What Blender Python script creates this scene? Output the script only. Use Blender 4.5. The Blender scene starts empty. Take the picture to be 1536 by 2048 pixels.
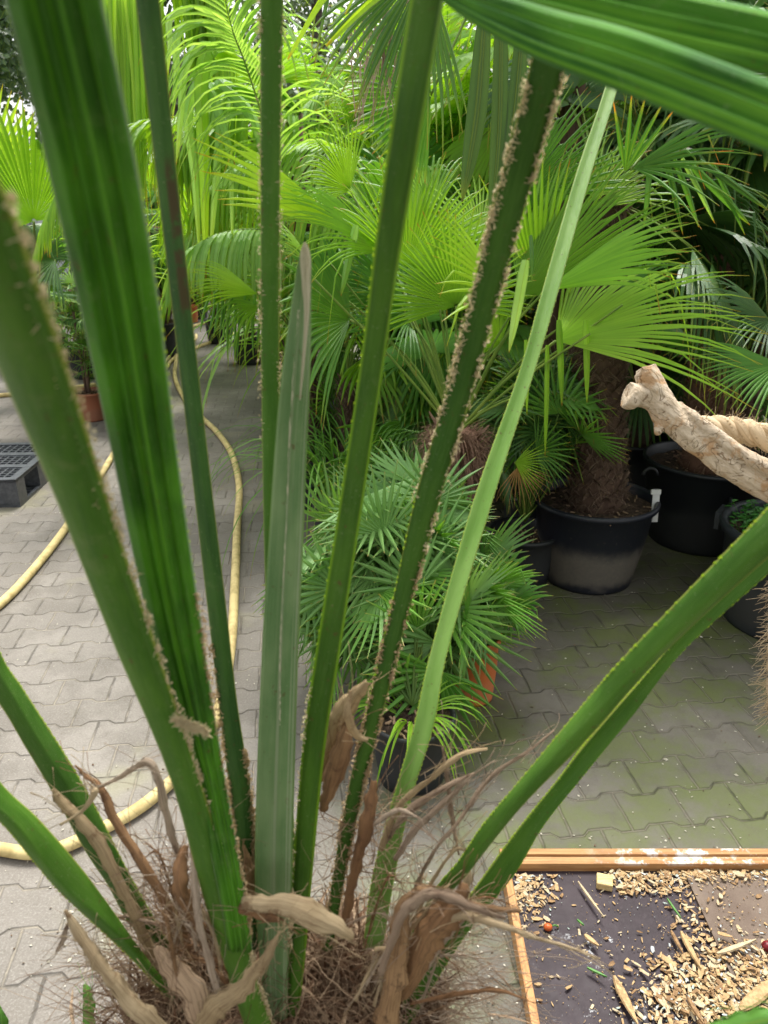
import bpy, math, random
from mathutils import Vector as V, noise as mnoise
random.seed(7)
R_ = math.radians
C = bpy.context.scene.collection
sc = bpy.context.scene
# ------------------------------------------------------------ camera, sky, sun, exposure
F = 1500.0; H = 1.70; PITCH = math.atan(604/1500.)
cp, sp = math.cos(PITCH), math.sin(PITCH)
CAM = V((0, 0, H))
cd = bpy.data.cameras.new('camera'); cam = bpy.data.objects.new('camera', cd); C.objects.link(cam)
cam.location = CAM; cam.rotation_euler = (math.pi/2 - PITCH, 0, 0)
cd.sensor_fit = 'VERTICAL'; cd.sensor_height = 24.0; cd.lens = 24.0*F/2048
cd.clip_start = 0.02; cd.clip_end = 400
cd.dof.use_dof = True; cd.dof.focus_distance = 1.6; cd.dof.aperture_fstop = 5.5
sc.camera = cam
SUN_EL, SUN_AZ = R_(64), R_(10)      # azimuth measured from +Y towards +X
w = bpy.data.worlds.new("World"); sc.world = w; w.use_nodes = True
nt = w.node_tree; nt.nodes.clear()
sky = nt.nodes.new('ShaderNodeTexSky'); sky.sky_type = 'NISHITA'; sky.sun_disc = False
sky.sun_elevation = SUN_EL; sky.sun_rotation = SUN_AZ; sky.air_density = 1.0; sky.dust_density = 4.0
hs = nt.nodes.new('ShaderNodeHueSaturation'); hs.inputs['Saturation'].default_value = 0.10
bg = nt.nodes.new('ShaderNodeBackground'); bg.inputs['Strength'].default_value = 0.15
wo = nt.nodes.new('ShaderNodeOutputWorld')
nt.links.new(sky.outputs[0], hs.inputs['Color']); nt.links.new(hs.outputs[0], bg.inputs[0]); nt.links.new(bg.outputs[0], wo.inputs[0])
sl = bpy.data.lights.new('sun', 'SUN'); sl.energy = 1.8; sl.angle = R_(18); sl.color = (1, .96, .9)
so = bpy.data.objects.new('sun', sl); C.objects.link(so)
sd = V((math.sin(SUN_AZ)*math.cos(SUN_EL), math.cos(SUN_AZ)*math.cos(SUN_EL), math.sin(SUN_EL)))
so.rotation_euler = sd.to_track_quat('Z', 'Y').to_euler()
sc.view_settings.view_transform = 'Standard'; sc.view_settings.look = 'None'
sc.view_settings.exposure = 1.22; sc.view_settings.gamma = 1
sc.cycles.max_bounces = 8; sc.cycles.transparent_max_bounces = 4

# ------------------------------------------------------------ pixel helpers (1536x2048 photo pixels -> real points)
RT, FW, UP = V((1, 0, 0)), V((0, cp, -sp)), V((0, sp, cp))
def PZ(x, y, z):                       # z = distance along the lens axis
    return CAM + z*(FW + RT*((x-768)/F) + UP*((1024-y)/F))
def PD(x, y, d):                       # d = horizontal distance (world Y)
    r = FW + RT*((x-768)/F) + UP*((1024-y)/F)
    return CAM + r*(d/r.y)
def G(x, y, z=0.0):                    # point at height z
    r = FW + RT*((x-768)/F) + UP*((1024-y)/F)
    return CAM + r*((z-H)/r.z)
YAW = R_(6.9)
ru = random.uniform
def lerp(a, b, t): return a + (b-a)*t

# ------------------------------------------------------------ mesh builder
class M:
    def __init__(s): s.v = []; s.f = []; s.c = []; s.m = []; s.sm = []
    def vert(s, p, c=(0, 0, 0)):
        s.v.append(p); s.c.append(c); return len(s.v)-1
    def face(s, ids, m=0, smooth=False): s.f.append(ids); s.m.append(m); s.sm.append(smooth)
    def box(s, o, ex, ey, ez, m=0, c=(0, .5, 0)):      # o = corner, e* = edge vectors
        i = len(s.v)
        for a in (0, 1):
            for b in (0, 1):
                for d in (0, 1): s.vert(o + ex*a + ey*b + ez*d, c)
        for q in ((0,1,3,2),(4,6,7,5),(0,4,5,1),(2,3,7,6),(0,2,6,4),(1,5,7,3)): s.face([i+k for k in q], m)
    def tube(s, pts, rad, n=8, m=0, r=.5, cap=True, tw=0):
        L = 0; rows = []; N = None
        for k, p in enumerate(pts):
            T = (pts[min(k+1, len(pts)-1)] - pts[max(k-1, 0)]).normalized()
            if N is None:
                N = T.cross(V((0, 0, 1)) if abs(T.z) < .9 else V((1, 0, 0))).normalized()
            N = (N - T*N.dot(T)).normalized(); B = T.cross(N)
            if k: L += (p-pts[k-1]).length
            rr = rad[k] if isinstance(rad, (list, tuple)) else rad
            rows.append([s.vert(p + (N*math.cos(2*math.pi*j/n) + B*math.sin(2*math.pi*j/n))*rr, (L, r, j/n)) for j in range(n)])
        for a, b in zip(rows, rows[1:]):
            for j in range(n): s.face([a[j], a[(j+1) % n], b[(j+1) % n], b[j]], m, True)
        if cap and n > 2:
            s.face(rows[0][::-1], m); s.face(rows[-1], m)
    def ribbon(s, pts, ws, side, fold=.35, r=.5, m=0, up=None, t0=0, t1=1):
        """V-folded leaf segment; side = sideways vector or list"""
        rows = []; n = len(pts)
        for k, p in enumerate(pts):
            T = (pts[min(k+1, n-1)] - pts[max(k-1, 0)]).normalized()
            S = side[k] if isinstance(side, list) else side
            S = (S - T*S.dot(T)); S = S.normalized() if S.length > 1e-6 else V((1, 0, 0))
            N = S.cross(T)
            t = t0+(t1-t0)*k/(n-1); wk = ws[k]
            rows.append((s.vert(p - S*wk + N*wk*fold, (t, r, 0)), s.vert(p - N*wk*fold, (t, r, .5)), s.vert(p + S*wk + N*wk*fold, (t, r, 1))))
        for a, b in zip(rows, rows[1:]):
            s.face([a[0], a[1], b[1], b[0]], m); s.face([a[1], a[2], b[2], b[1]], m)
    def lathe(s, c, prof, n=40, m=0, jit=0):
        rows = []
        for (r, z) in prof:
            rows.append([s.vert(c + V((r*math.cos(2*math.pi*j/n), r*math.sin(2*math.pi*j/n), z)), (z, .5, j/n)) for j in range(n)])
        for a, b in zip(rows, rows[1:]):
            for j in range(n): s.face([a[j], a[(j+1) % n], b[(j+1) % n], b[j]], m, True)
        return rows
    def build(s, name, mats, parent=None, org=None):
        me = bpy.data.meshes.new(name)
        if org is None:
            org = V((0, 0, 0)) if parent is None else V(parent['org'])
        me.from_pydata([tuple(p-org) for p in s.v], [], s.f)
        if not isinstance(mats, (list, tuple)): mats = [mats]
        for x in mats: me.materials.append(x)
        me.polygons.foreach_set('material_index', s.m); me.polygons.foreach_set('use_smooth', s.sm)
        a = me.attributes.new('c', 'FLOAT_VECTOR', 'POINT')
        a.data.foreach_set('vector', [x for q in s.c for x in q])
        me.update()
        o = bpy.data.objects.new(name, me); C.objects.link(o); o['org'] = tuple(org)
        if parent is not None: o.parent = parent
        else: o.location = org
        return o

def thing(name, label, cat, loc, group=None):
    o = bpy.data.objects.new(name, None); C.objects.link(o); o.location = loc; o.empty_display_size = .1
    o['org'] = tuple(loc); o['label'] = label; o['category'] = cat
    if group: o['group'] = group
    return o
def tag(o, label=None, cat=None, group=None, kind=None):
    if label: o['label'] = label
    if cat: o['category'] = cat
    if group: o['group'] = group
    if kind: o['kind'] = kind
    return o
def spline(ps, n):                     # Catmull-Rom through tuples or vectors
    out = []; k = len(ps)
    for i in range(n+1):
        x = i/n*(k-1); j = min(int(x), k-2); t = x-j
        a, b, c, d = ps[max(j-1, 0)], ps[j], ps[j+1], ps[min(j+2, k-1)]
        f = lambda p, q, r, s_: .5*((2*q) + (-p+r)*t + (2*p-5*q+4*r-s_)*t*t + (-p+3*q-3*r+s_)*t**3)
        if isinstance(a, V): out.append(f(a, b, c, d))
        else: out.append(tuple(f(*z) for z in zip(a, b, c, d)))
    return out

# ------------------------------------------------------------ materials
def newmat(name):
    m = bpy.data.materials.new(name); m.use_nodes = True; n = m.node_tree; n.nodes.clear()
    return m, n
class NT:
    def __init__(s, n): s.n = n
    def node(s, t, **k):
        x = s.n.nodes.new(t)
        for a, b in k.items(): setattr(x, a, b)
        return x
    def link(s, a, b): s.n.links.new(a, b)
    def _in(s, sock, v):
        if hasattr(v, 'is_linked') or isinstance(v, bpy.types.NodeSocket): s.link(v, sock)
        else: sock.default_value = v
    def math(s, op, a, b=0.0, c=0.0, clamp=False):
        x = s.node('ShaderNodeMath', operation=op, use_clamp=clamp)
        for i, v in enumerate((a, b, c)): s._in(x.inputs[i], v)
        return x.outputs[0]
    def mix(s, f, a, b, mode='MIX'):
        x = s.node('ShaderNodeMix', data_type='RGBA', blend_type=mode)
        s._in(x.inputs[0], f); s._in(x.inputs[6], a if not isinstance(a, tuple) else (*a, 1)); s._in(x.inputs[7], b if not isinstance(b, tuple) else (*b, 1))
        return x.outputs[2]
    def noise(s, vec, scale, det=4, rough=.6, dist=0):
        x = s.node('ShaderNodeTexNoise'); x.inputs['Scale'].default_value = scale; x.inputs['Detail'].default_value = det
        x.inputs['Roughness'].default_value = rough; x.inputs['Distortion'].default_value = dist
        if vec is not None: s.link(vec, x.inputs['Vector'])
        return x.outputs[0]
    def ss(s, v, a, b):                # smoothstep a..b -> 0..1
        x = s.node('ShaderNodeMapRange', interpolation_type='SMOOTHSTEP'); s._in(x.inputs[0], v)
        x.inputs[1].default_value = a; x.inputs[2].default_value = b
        return x.outputs[0]
    def comb(s, a, b, c):
        x = s.node('ShaderNodeCombineXYZ')
        for i, v in enumerate((a, b, c)): s._in(x.inputs[i], v)
        return x.outputs[0]
    def sep(s, v):
        x = s.node('ShaderNodeSeparateXYZ'); s.link(v, x.inputs[0]); return x.outputs
    def attr(s):
        x = s.node('ShaderNodeAttribute', attribute_name='c'); return s.sep(x.outputs['Vector'])
    def obj(s): return s.node('ShaderNodeTexCoord').outputs['Object']
    def pos(s): return s.node('ShaderNodeNewGeometry').outputs['Position']
    def bump(s, h, st, d=.01):
        x = s.node('ShaderNodeBump'); x.inputs['Strength'].default_value = st; x.inputs['Distance'].default_value = d
        s.link(h, x.inputs['Height']); return x.outputs[0]
    def bsdf(s, col, rough=.6, normal=None, spec=.4, trans=0, tcol=None, sheen=0):
        p = s.node('ShaderNodeBsdfPrincipled'); s._in(p.inputs['Base Color'], col if not isinstance(col, tuple) else (*col, 1))
        s._in(p.inputs['Roughness'], rough); p.inputs['Specular IOR Level'].default_value = spec
        if normal is not None: s.link(normal, p.inputs['Normal'])
        o = s.node('ShaderNodeOutputMaterial'); res = p.outputs[0]
        if trans:
            t = s.node('ShaderNodeBsdfTranslucent'); s._in(t.inputs[0], tcol if tcol is not None else col)
            mx = s.node('ShaderNodeMixShader'); mx.inputs[0].default_value = trans
            s.link(res, mx.inputs[1]); s.link(t.outputs[0], mx.inputs[2]); res = mx.outputs[0]
        s.link(res, o.inputs[0])

def leaf_mat(name, ca, cb, tip=(.35, .16, .02), tip_at=.93, trans=.35, rough=.42, tipamt=1.0, yellow=(.28, .36, .02)):
    m, n = newmat(name); k = NT(n); t, r, u = k.attr()
    nz = k.noise(k.pos(), 7, 2)
    base = k.mix(k.math('ADD', r, k.math('MULTIPLY', k.math('SUBTRACT', nz, .5), .7), clamp=True), ca, cb)
    # fine lengthwise veins
    vein = k.noise(k.comb(k.math('MULTIPLY', u, 9), k.math('MULTIPLY', t, 1.3), k.math('MULTIPLY', r, 37)), 3, 2)
    base = k.mix(k.math('MULTIPLY', k.ss(vein, .35, .75), .22), base, cb)
    mid = k.math('SUBTRACT', 1, k.ss(k.math('ABSOLUTE', k.math('SUBTRACT', u, .5)), .0, .09))
    base = k.mix(k.math('MULTIPLY', mid, .35), base, yellow)
    seam = k.ss(k.math('ABSOLUTE', k.math('SUBTRACT', u, .5)), .36, .49)
    base = k.mix(k.math('MULTIPLY', seam, .5), base, k.mix(1, base, (.45, .5, .5), 'MULTIPLY'))
    edge = k.math('ADD', t, k.math('MULTIPLY', k.math('SUBTRACT', k.noise(k.comb(k.math('MULTIPLY', r, 91), 0, 0), 11, 1), .5), .22))
    ty = k.ss(edge, tip_at-.16, tip_at)
    base = k.mix(k.math('MULTIPLY', ty, .5*tipamt), base, yellow)
    base = k.mix(k.math('MULTIPLY', k.ss(edge, tip_at, tip_at+.07), tipamt), base, tip)
    h = k.noise(k.comb(k.math('MULTIPLY', u, 16), 0, r), 2, 1)
    tc = k.mix(1.0, base, (1.5, 1.35, .55), 'MULTIPLY')
    k.bsdf(base, rough, k.bump(h, .25, .002), .45, trans, tc)
    return m
MAT = {}
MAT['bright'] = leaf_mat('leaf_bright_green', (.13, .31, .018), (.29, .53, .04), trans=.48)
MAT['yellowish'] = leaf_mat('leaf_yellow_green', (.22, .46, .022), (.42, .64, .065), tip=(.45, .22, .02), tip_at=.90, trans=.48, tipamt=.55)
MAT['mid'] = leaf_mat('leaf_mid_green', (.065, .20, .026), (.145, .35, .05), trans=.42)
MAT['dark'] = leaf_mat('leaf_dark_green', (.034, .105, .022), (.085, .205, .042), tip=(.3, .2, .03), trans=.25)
MAT['blue'] = leaf_mat('leaf_blue_green', (.09, .23, .045), (.23, .42, .12), tip=(.32, .27, .08), trans=.25, rough=.5, yellow=(.2, .3, .08))
MAT['pale'] = leaf_mat('leaf_pale_green', (.18, .40, .07), (.38, .60, .19), trans=.45, rough=.35)
MAT['tipped'] = leaf_mat('leaf_orange_tipped', (.05, .165, .020), (.115, .29, .035), tip=(.60, .25, .02), tip_at=.80, trans=.4, yellow=(.45, .40, .03))
MAT['dead'] = leaf_mat('leaf_dead_orange', (.35, .16, .05), (.45, .27, .10), tip=(.25, .13, .06), trans=.2, yellow=(.5, .33, .08))
MAT['spotted'] = leaf_mat('leaf_spotted', (.045, .12, .012), (.10, .20, .02), tip=(.09, .035, .01), tip_at=.95, trans=.3)

def stalk_mat(name, ca, cb, sc2=(.32, .36, .22), margin=(.30, .34, .06), scar=None, mw=.05, rough=.45, stripes=0, trans=.12, spc=.2):
    m, n = newmat(name); k = NT(n); v, r, u = k.attr()
    st = k.noise(k.comb(k.math('MULTIPLY', u, 14), k.math('MULTIPLY', v, 5), r), 2.2, 4)
    big = k.noise(k.comb(u, k.math('MULTIPLY', v, 9), r), 1, 3)
    base = k.mix(k.ss(big, .35, .68), ca, cb)
    base = k.mix(k.math('MULTIPLY', k.ss(st, .42, .72), .35), base, cb)
    fine = k.noise(k.comb(k.math('MULTIPLY', u, 55), k.math('MULTIPLY', v, 14), r), 3, 3)
    base = k.mix(k.math('MULTIPLY', k.ss(fine, .50, .75), .5), base, k.mix(.5, cb, (.3, .4, .16)))
    blot = k.noise(k.pos(), 130, 3)
    base = k.mix(k.math('MULTIPLY', k.ss(blot, .64, .74), .7), base, (.10, .055, .02))
    dot = k.noise(k.pos(), 420, 2)
    base = k.mix(k.math('MULTIPLY', k.ss(dot, .66, .74), .35), base, (.30, .34, .20))
    wear = k.noise(k.pos(), 24, 6, .75)
    base = k.mix(k.math('MULTIPLY', k.ss(wear, .58, .70), .35), base, k.mix(.5, cb, (.22, .24, .12)))
    if stripes:
        s2 = k.noise(k.comb(k.math('MULTIPLY', u, stripes), k.math('MULTIPLY', v, .8), r), 1.5, 2)
        base = k.mix(k.math('MULTIPLY', k.ss(s2, .52, .62), .6), base, sc2)
    ed = k.math('ABSOLUTE', k.math('SUBTRACT', u, .5))
    base = k.mix(k.math('MULTIPLY', k.ss(ed, .5-mw, .5-mw*.35), .8), base, margin)
    if scar:
        a, b, u0, u1 = scar
        inside = k.math('MULTIPLY', k.math('MULTIPLY', k.ss(v, a, a+.02), k.ss(v, b, b-.02)), k.math('MULTIPLY', k.ss(u, u0-.1, u0+.1), k.ss(u, u1+.1, u1-.1)))
        inside = k.math('MULTIPLY', inside, k.ss(k.noise(k.pos(), 70, 5), .40, .52))
        base = k.mix(inside, base, (.065, .05, .018))
    k.bsdf(base, k.math('ADD', rough, k.math('MULTIPLY', k.math('SUBTRACT', st, .5), .3)), k.bump(k.math('ADD', st, fine), .35, .0015), spc, trans, k.mix(1, base, (1.3, 1.2, .5), 'MULTIPLY'))
    return m
def simple_mat(name, ca, cb, scale=20, rough=.7, bump=.4, bd=.004, stretch=None, spec=.3, trans=0, det=5, lo=.35, hi=.65):
    m, n = newmat(name); k = NT(n); p = k.pos()
    if stretch:
        mp = k.node('ShaderNodeMapping'); mp.inputs['Scale'].default_value = stretch; k.link(p, mp.inputs[0]); p = mp.outputs[0]
    nz = k.noise(p, scale, det)
    col = k.mix(k.ss(nz, lo, hi), ca, cb)
    k.bsdf(col, rough, k.bump(nz, bump, bd), spec, trans)
    return m
def strip_mat(name, ca, cb, dark=(.10, .05, .03), rough=.65, trans=.2, blotch=0):
    """fibrous dry strips: streaks along the strip, per-strip tone, mildew blotches"""
    m, n = newmat(name); k = NT(n); v, r, u = k.attr()
    st = k.noise(k.comb(k.math('MULTIPLY', u, 7), k.math('MULTIPLY', v, 2.5), k.math('MULTIPLY', r, 50)), 2.5, 4)
    fi = k.noise(k.comb(k.math('MULTIPLY', u, 34), k.math('MULTIPLY', v, 3), k.math('MULTIPLY', r, 50)), 2.5, 3)
    base = k.mix(r, ca, cb)
    base = k.mix(k.math('MULTIPLY', k.ss(st, .46, .70), .7), base, dark)
    if blotch:
        base = k.mix(k.math('MULTIPLY', k.ss(fi, .5, .72), .5), base, dark)
        bl = k.noise(k.pos(), 55, 6, .7); base = k.mix(k.math('MULTIPLY', k.ss(bl, .55, .68), blotch), base, dark)
        b2 = k.noise(k.pos(), 18, 4, .6); base = k.mix(k.math('MULTIPLY', k.ss(b2, .45, .65), .4), base, k.mix(.5, ca, dark))
    k.bsdf(base, rough, k.bump(k.math('ADD', st, fi), .6, .002), .2, trans)
    return m
MAT['trunk'] = strip_mat('palm_trunk_fibre', (.09, .055, .038), (.26, .185, .13), dark=(.035, .02, .013), trans=0, rough=.9)
MAT['redtrunk'] = strip_mat('palm_trunk_red_fibre', (.16, .085, .055), (.34, .22, .15), dark=(.07, .03, .02), trans=0, rough=.9)
MAT['fibre'] = strip_mat('brown_fibre', (.13, .06, .03), (.58, .42, .27), dark=(.07, .03, .014), trans=.1, rough=.8)
MAT['sheath'] = strip_mat('dry_sheath_tan', (.50, .37, .20), (.70, .57, .37), dark=(.20, .11, .05), trans=.3, blotch=.75)
MAT['sheathgrey'] = strip_mat('dry_strip_grey', (.38, .27, .18), (.64, .52, .39), dark=(.13, .07, .04), trans=.3, blotch=.75)
MAT['sheathbrown'] = strip_mat('dry_sheath_brown', (.20, .09, .035), (.42, .26, .13), dark=(.07, .035, .02), trans=.12, blotch=.75)
MAT['petiole'] = stalk_mat('petiole_green', (.10, .20, .03), (.22, .30, .05), mw=.02)
MAT['petioledark'] = stalk_mat('petiole_dark', (.05, .11, .02), (.11, .18, .03), mw=.02)
def pot_mat(name, base, dirt, h, amt=.8, rough=.45):
    m, n = newmat(name); k = NT(n); z, r, u = k.attr(); p = k.pos()
    nz = k.noise(p, 9, 5, .65); n2 = k.noise(p, 60, 4)
    lvl = k.math('ADD', z, k.math('MULTIPLY', k.math('SUBTRACT', nz, .5), .25*h))
    f = k.math('MULTIPLY', k.math('SUBTRACT', 1, k.ss(lvl, .40*h, .62*h)), k.ss(lvl, .02*h, .16*h))
    f = k.math('MULTIPLY', f, k.math('ADD', .55, k.math('MULTIPLY', n2, .5)))
    col = k.mix(k.math('MULTIPLY', f, amt), base, dirt)
    col = k.mix(k.math('MULTIPLY', k.ss(n2, .6, .75), .25), col, dirt)
    k.bsdf(col, k.math('ADD', rough, k.math('MULTIPLY', f, .4)), k.bump(n2, .15, .002), .5)
    return m
MAT['soil'] = simple_mat('soil', (.03, .02, .013), (.10, .065, .045), 60, .95, 1, .01)

# ------------------------------------------------------------ foliage generators
def fan(mb, hub, tipdir, nrm, R, spread, n, fuse=.5, droop=.15, hang=.0, rl=None, cup=.08, wtip=.0, kink=.12, back=0.0, jl=.06, seg=7):
    X = tipdir.normalized(); N = (nrm - X*nrm.dot(X)).normalized(); Y = N.cross(X)
    rl = ru(.15, .85) if rl is None else rl
    dphi = spread/max(n-1, 1)
    for i in range(n):
        a = (i/(n-1)-.5)*spread + ru(-.12, .12)*dphi if n > 1 else 0
        L = R*(1-.22*(abs(a)/math.pi*1.6)**2)*(1+ru(-jl, jl))
        d = X*math.cos(a) + Y*math.sin(a); S = N.cross(d)
        rf = fuse*L*ru(.93, 1.05); dr = droop*ru(.5, 1.5) + (hang if ru(0, 1) < .8 else 0); kk = 1.5
        kn = ru(.62, .85) if ru(0, 1) < kink else None
        pts = []; ws = []; wf = rf*math.tan(min(dphi/2, .5))*1.02
        for j in range(seg+1):
            s = .02 + .98*j/seg; r = s*L
            o = max(0, r-rf)/L
            p = hub + d*r*(1-dr*o*.8) - N*(back*s*s*R) + N*cup*R*math.cos(a*1.0)*(1-s)*s - V((0, 0, 1))*(dr*o*o*R*2.2 + .15*droop*s*s*R)
            if kn and s > kn: p = p - V((0, 0, 1))*(s-kn)*L*.9 - d*(s-kn)*L*.5
            pts.append(p)
            if r <= rf: ws.append(max(r*math.tan(dphi/2)*1.02, .001))
            else: ws.append(max(wf*(1-((r-rf)/(L-rf))**1.6), .0008) if L > rf else .0008)
        mb.ribbon(pts, ws, S, .5, min(max(rl+ru(-.18, .18), 0), 1))
def arc(p, d, L, g, n, wob=0.0):
    pts = [p.copy()]; d = d.normalized(); st = L/n
    for k in range(n):
        d = (d + V((ru(-wob, wob), ru(-wob, wob), -g*st*(1 + 1.5*k/n)))).normalized()
        p = p + d*st; pts.append(p.copy())
    return pts
def strap(mb, p, d, L, w, g, n=8, fold=.3, r=None, wob=0.0, prof=0):
    pts = arc(p, d, L, g, n, wob)
    s = d.cross(V((0, 0, 1)));
    if s.length < .05: s = V((ru(-1, 1), ru(-1, 1), 0))
    ws = [w*(min(1, .45+3*k/n) if prof == 0 else 1)*max(1-(k/n)**3, .04) for k in range(n+1)]
    mb.ribbon(pts, ws, s.normalized(), fold, ru(0, 1) if r is None else r)
def feather(mb, pts, nl, LL, w, g, ang=50, plane=None, r0=.5, side=(1, -1), start=.08, m=0, nseg=7, jit=.12):
    ps = spline(pts, 40)
    for i in range(nl):
        t = start + (1-start)*i/(nl-1); x = t*40; j = min(int(x), 39)
        p = ps[j].lerp(ps[j+1], x-j); T = (ps[j+1]-ps[j]).normalized()
        S = T.cross(V((0, 0, 1)))
        if plane is not None: S = plane
        S = (S - T*S.dot(T)).normalized()
        L = LL*(.55+.45*math.sin(math.pi*min(t*.9+.12, 1)))*(1-.35*max(0, t-.75)/.25)
        for sd_ in side:
            a = R_(ang*(1-.35*t)+ru(-4, 4)); d = T*math.cos(a) + S*sd_*math.sin(a) + V((0, 0, 1))*ru(-.05, .2)
            strap(mb, p, d, L*ru(1-jit, 1+jit), w, g*ru(.75, 1.3), nseg, .35, min(max(r0+ru(-.3, .3), 0), 1))
def petiole(parent, a, b, r0, r1, mat, name='leaf_stalk', sag=.0):
    mb = M(); mid = a.lerp(b, .5) + V((0, 0, sag))
    ps = spline([a, mid, b], 10); mb.tube(ps, [lerp(r0, r1, k/10) for k in range(11)], 5, r=ru(0, 1))
    return mb.build(name, mat, parent)
def fan_leaf(root, base, hub, tip, R=None, nrm=None, spread=150, n=30, mat='mid', stalk='petiole', pr=.006, sag=.05, **kw):
    d = tip-hub; R = R or d.length
    nrm = nrm if nrm is not None else V((0, -.75, .65))
    mb = M(); fan(mb, hub, d, nrm, R, R_(spread), n, **kw)
    lf = mb.build('palm_leaf', MAT[mat], root)
    if base is not None: petiole(lf, base, hub, pr, pr*.7, MAT[stalk], sag=sag)
    return lf
def random_crown(root, c, nleaf, Lp, R, mat, spread=(150, 220), n=24, el=(-10, 75), az=(0, 360), stalk='petiole', fuse=.5, droop=.2, pr=.005, hang=0, skip=None, seg=6):
    for i in range(nleaf):
        A = R_(az[0] + (az[1]-az[0])*(i+ru(-.4, .4))/nleaf*1.0) if az[1]-az[0] < 350 else R_(137.5*i + ru(-15, 15))
        E_ = R_(lerp(el[1], el[0], ((i+.5)/nleaf)) + ru(-9, 9))
        d = V((math.sin(A)*math.cos(E_), math.cos(A)*math.cos(E_), math.sin(E_)))
        L = Lp*ru(.75, 1.15); pts = arc(c, d, L, .5, 5); hub = pts[-1]
        T = (pts[-1]-pts[-2]).normalized()
        hd = V((T.x, T.y, 0)).normalized() if V((T.x, T.y, 0)).length > .01 else V((1, 0, 0))
        nn = V((0, 0, 1)) - T*T.z + hd*ru(-.2, .5) + V((ru(-.3, .3), ru(-.3, .3), 0))
        X = T - nn.normalized()*ru(.0, .5)
        mb = M(); fan(mb, hub, X, nn, R*ru(.85, 1.1), R_(ru(*spread)), n, fuse=fuse, droop=droop*ru(.5, 1.6), hang=hang, seg=seg)
        lf = mb.build('palm_leaf', MAT[mat] if isinstance(mat, str) else MAT[random.choice(mat)], root)
        s_ = M(); s_.tube(pts, [lerp(pr, pr*.6, k/5) for k in range(6)], 4, r=ru(0, 1)); s_.build('leaf_stalk', MAT[stalk], lf)
def trunk(root, base, top, r0, r1, mat='trunk', nstub=150, hair=400, stub=.07, bulge=.25):
    mb = M(); n = 26; ax = top-base; L = ax.length; T = ax.normalized()
    X = T.orthogonal().normalized(); Y = T.cross(X)
    rad = lambda s: lerp(r0, r1, s)*(1+bulge*max(0, 1-s*6))
    pts = [base.lerp(top, k/n) for k in range(n+1)]
    mb.tube(pts, [rad(k/n)*ru(.9, 1.05) for k in range(n+1)], 18, r=.05)
    for i in range(nstub):                    # old leaf bases, spiralling
        s = (i+ru(-.3, .3))/nstub; a = i*2.39996
        o = X*math.cos(a) + Y*math.sin(a); p = base + ax*s + o*rad(s)*.86
        d = (T*ru(.6, 1.0) + o*ru(.35, .8)).normalized()
        side = T.cross(o); k = stub*ru(.7, 1.3); wd = r0*ru(.16, .3)
        mb.ribbon([p, p+d*k*.5, p+d*k + o*k*.12], [wd, wd*.8, wd*.3], side, .3, ru(.2, .9))
    for i in range(hair):
        s = ru(0, 1); a = ru(0, 6.283); o = X*math.cos(a) + Y*math.sin(a); p = base + ax*s + o*rad(s)*.95
        side = T.cross(o); d = (o*ru(.1, .7) + T*ru(-.6, .5) + side*ru(-1, 1))
        L2 = stub*ru(.6, 1.6); q = arc(p, d, L2, 6, 3, .3)
        mb.ribbon(q, [.0016, .0014, .001, .0004], side if abs(d.normalized().dot(side)) < .9 else T, .2, ru(0, 1))
    return mb.build('trunk', MAT[mat], root)
def pot_mesh(root, c, rt, rb, h, mat, name='pot', rim=.018, soil=.06, seg=44):
    mb = M()
    mb.lathe(c, [(0.001, .006), (rb*.96, .006), (rb, .0), (rb*1.01, .012), (lerp(rb, rt, .5), h*.5), (rt-rim*.7, h-rim*1.4), (rt-rim*.55, h-rim*1.3), (rt+rim*.15, h-rim*1.2), (rt+rim*.3, h-rim*.4), (rt+rim*.05, h), (rt-rim*.5, h+.001), (rt-rim*.9, h-rim*.5), (rt-rim*1.2, h-soil-.03), (lerp(rb, rt, .3), h*.35)], seg)
    p = mb.build(name, mat, root)
    s = M(); zr = h-soil; rs = lerp(rb, rt, zr/h)-rim*.6; rows = []
    ctr = s.vert(c+V((0, 0, zr+.015)))
    for q in range(1, 9):
        rows.append([s.vert(c + V((rs*q/8*math.cos(j*.2244), rs*q/8*math.sin(j*.2244), zr + ru(-.006, .012)))) for j in range(28)])
    for j in range(28): s.face([ctr, rows[0][j], rows[0][(j+1) % 28]])
    for a, b in zip(rows, rows[1:]):
        for j in range(28): s.face([a[j], b[j], b[(j+1) % 28], a[(j+1) % 28]])
    for i in range(60):
        a = ru(0, 6.28); r = rs*math.sqrt(ru(0, 1))*.95; q = c+V((r*math.cos(a), r*math.sin(a), zr+.012)); l = ru(.01, .035); b = ru(0, 6.28)
        s.box(q, V((math.cos(b), math.sin(b), ru(-.2, .3)))*l, V((-math.sin(b), math.cos(b), 0))*ru(.003, .008), V((0, 0, .004)), 1)
    s.build('soil', [MAT['soil'], MAT['fibre']], root)
    return p
def gx(p): return V((p.x, p.y, 0))
exec_order = None
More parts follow.
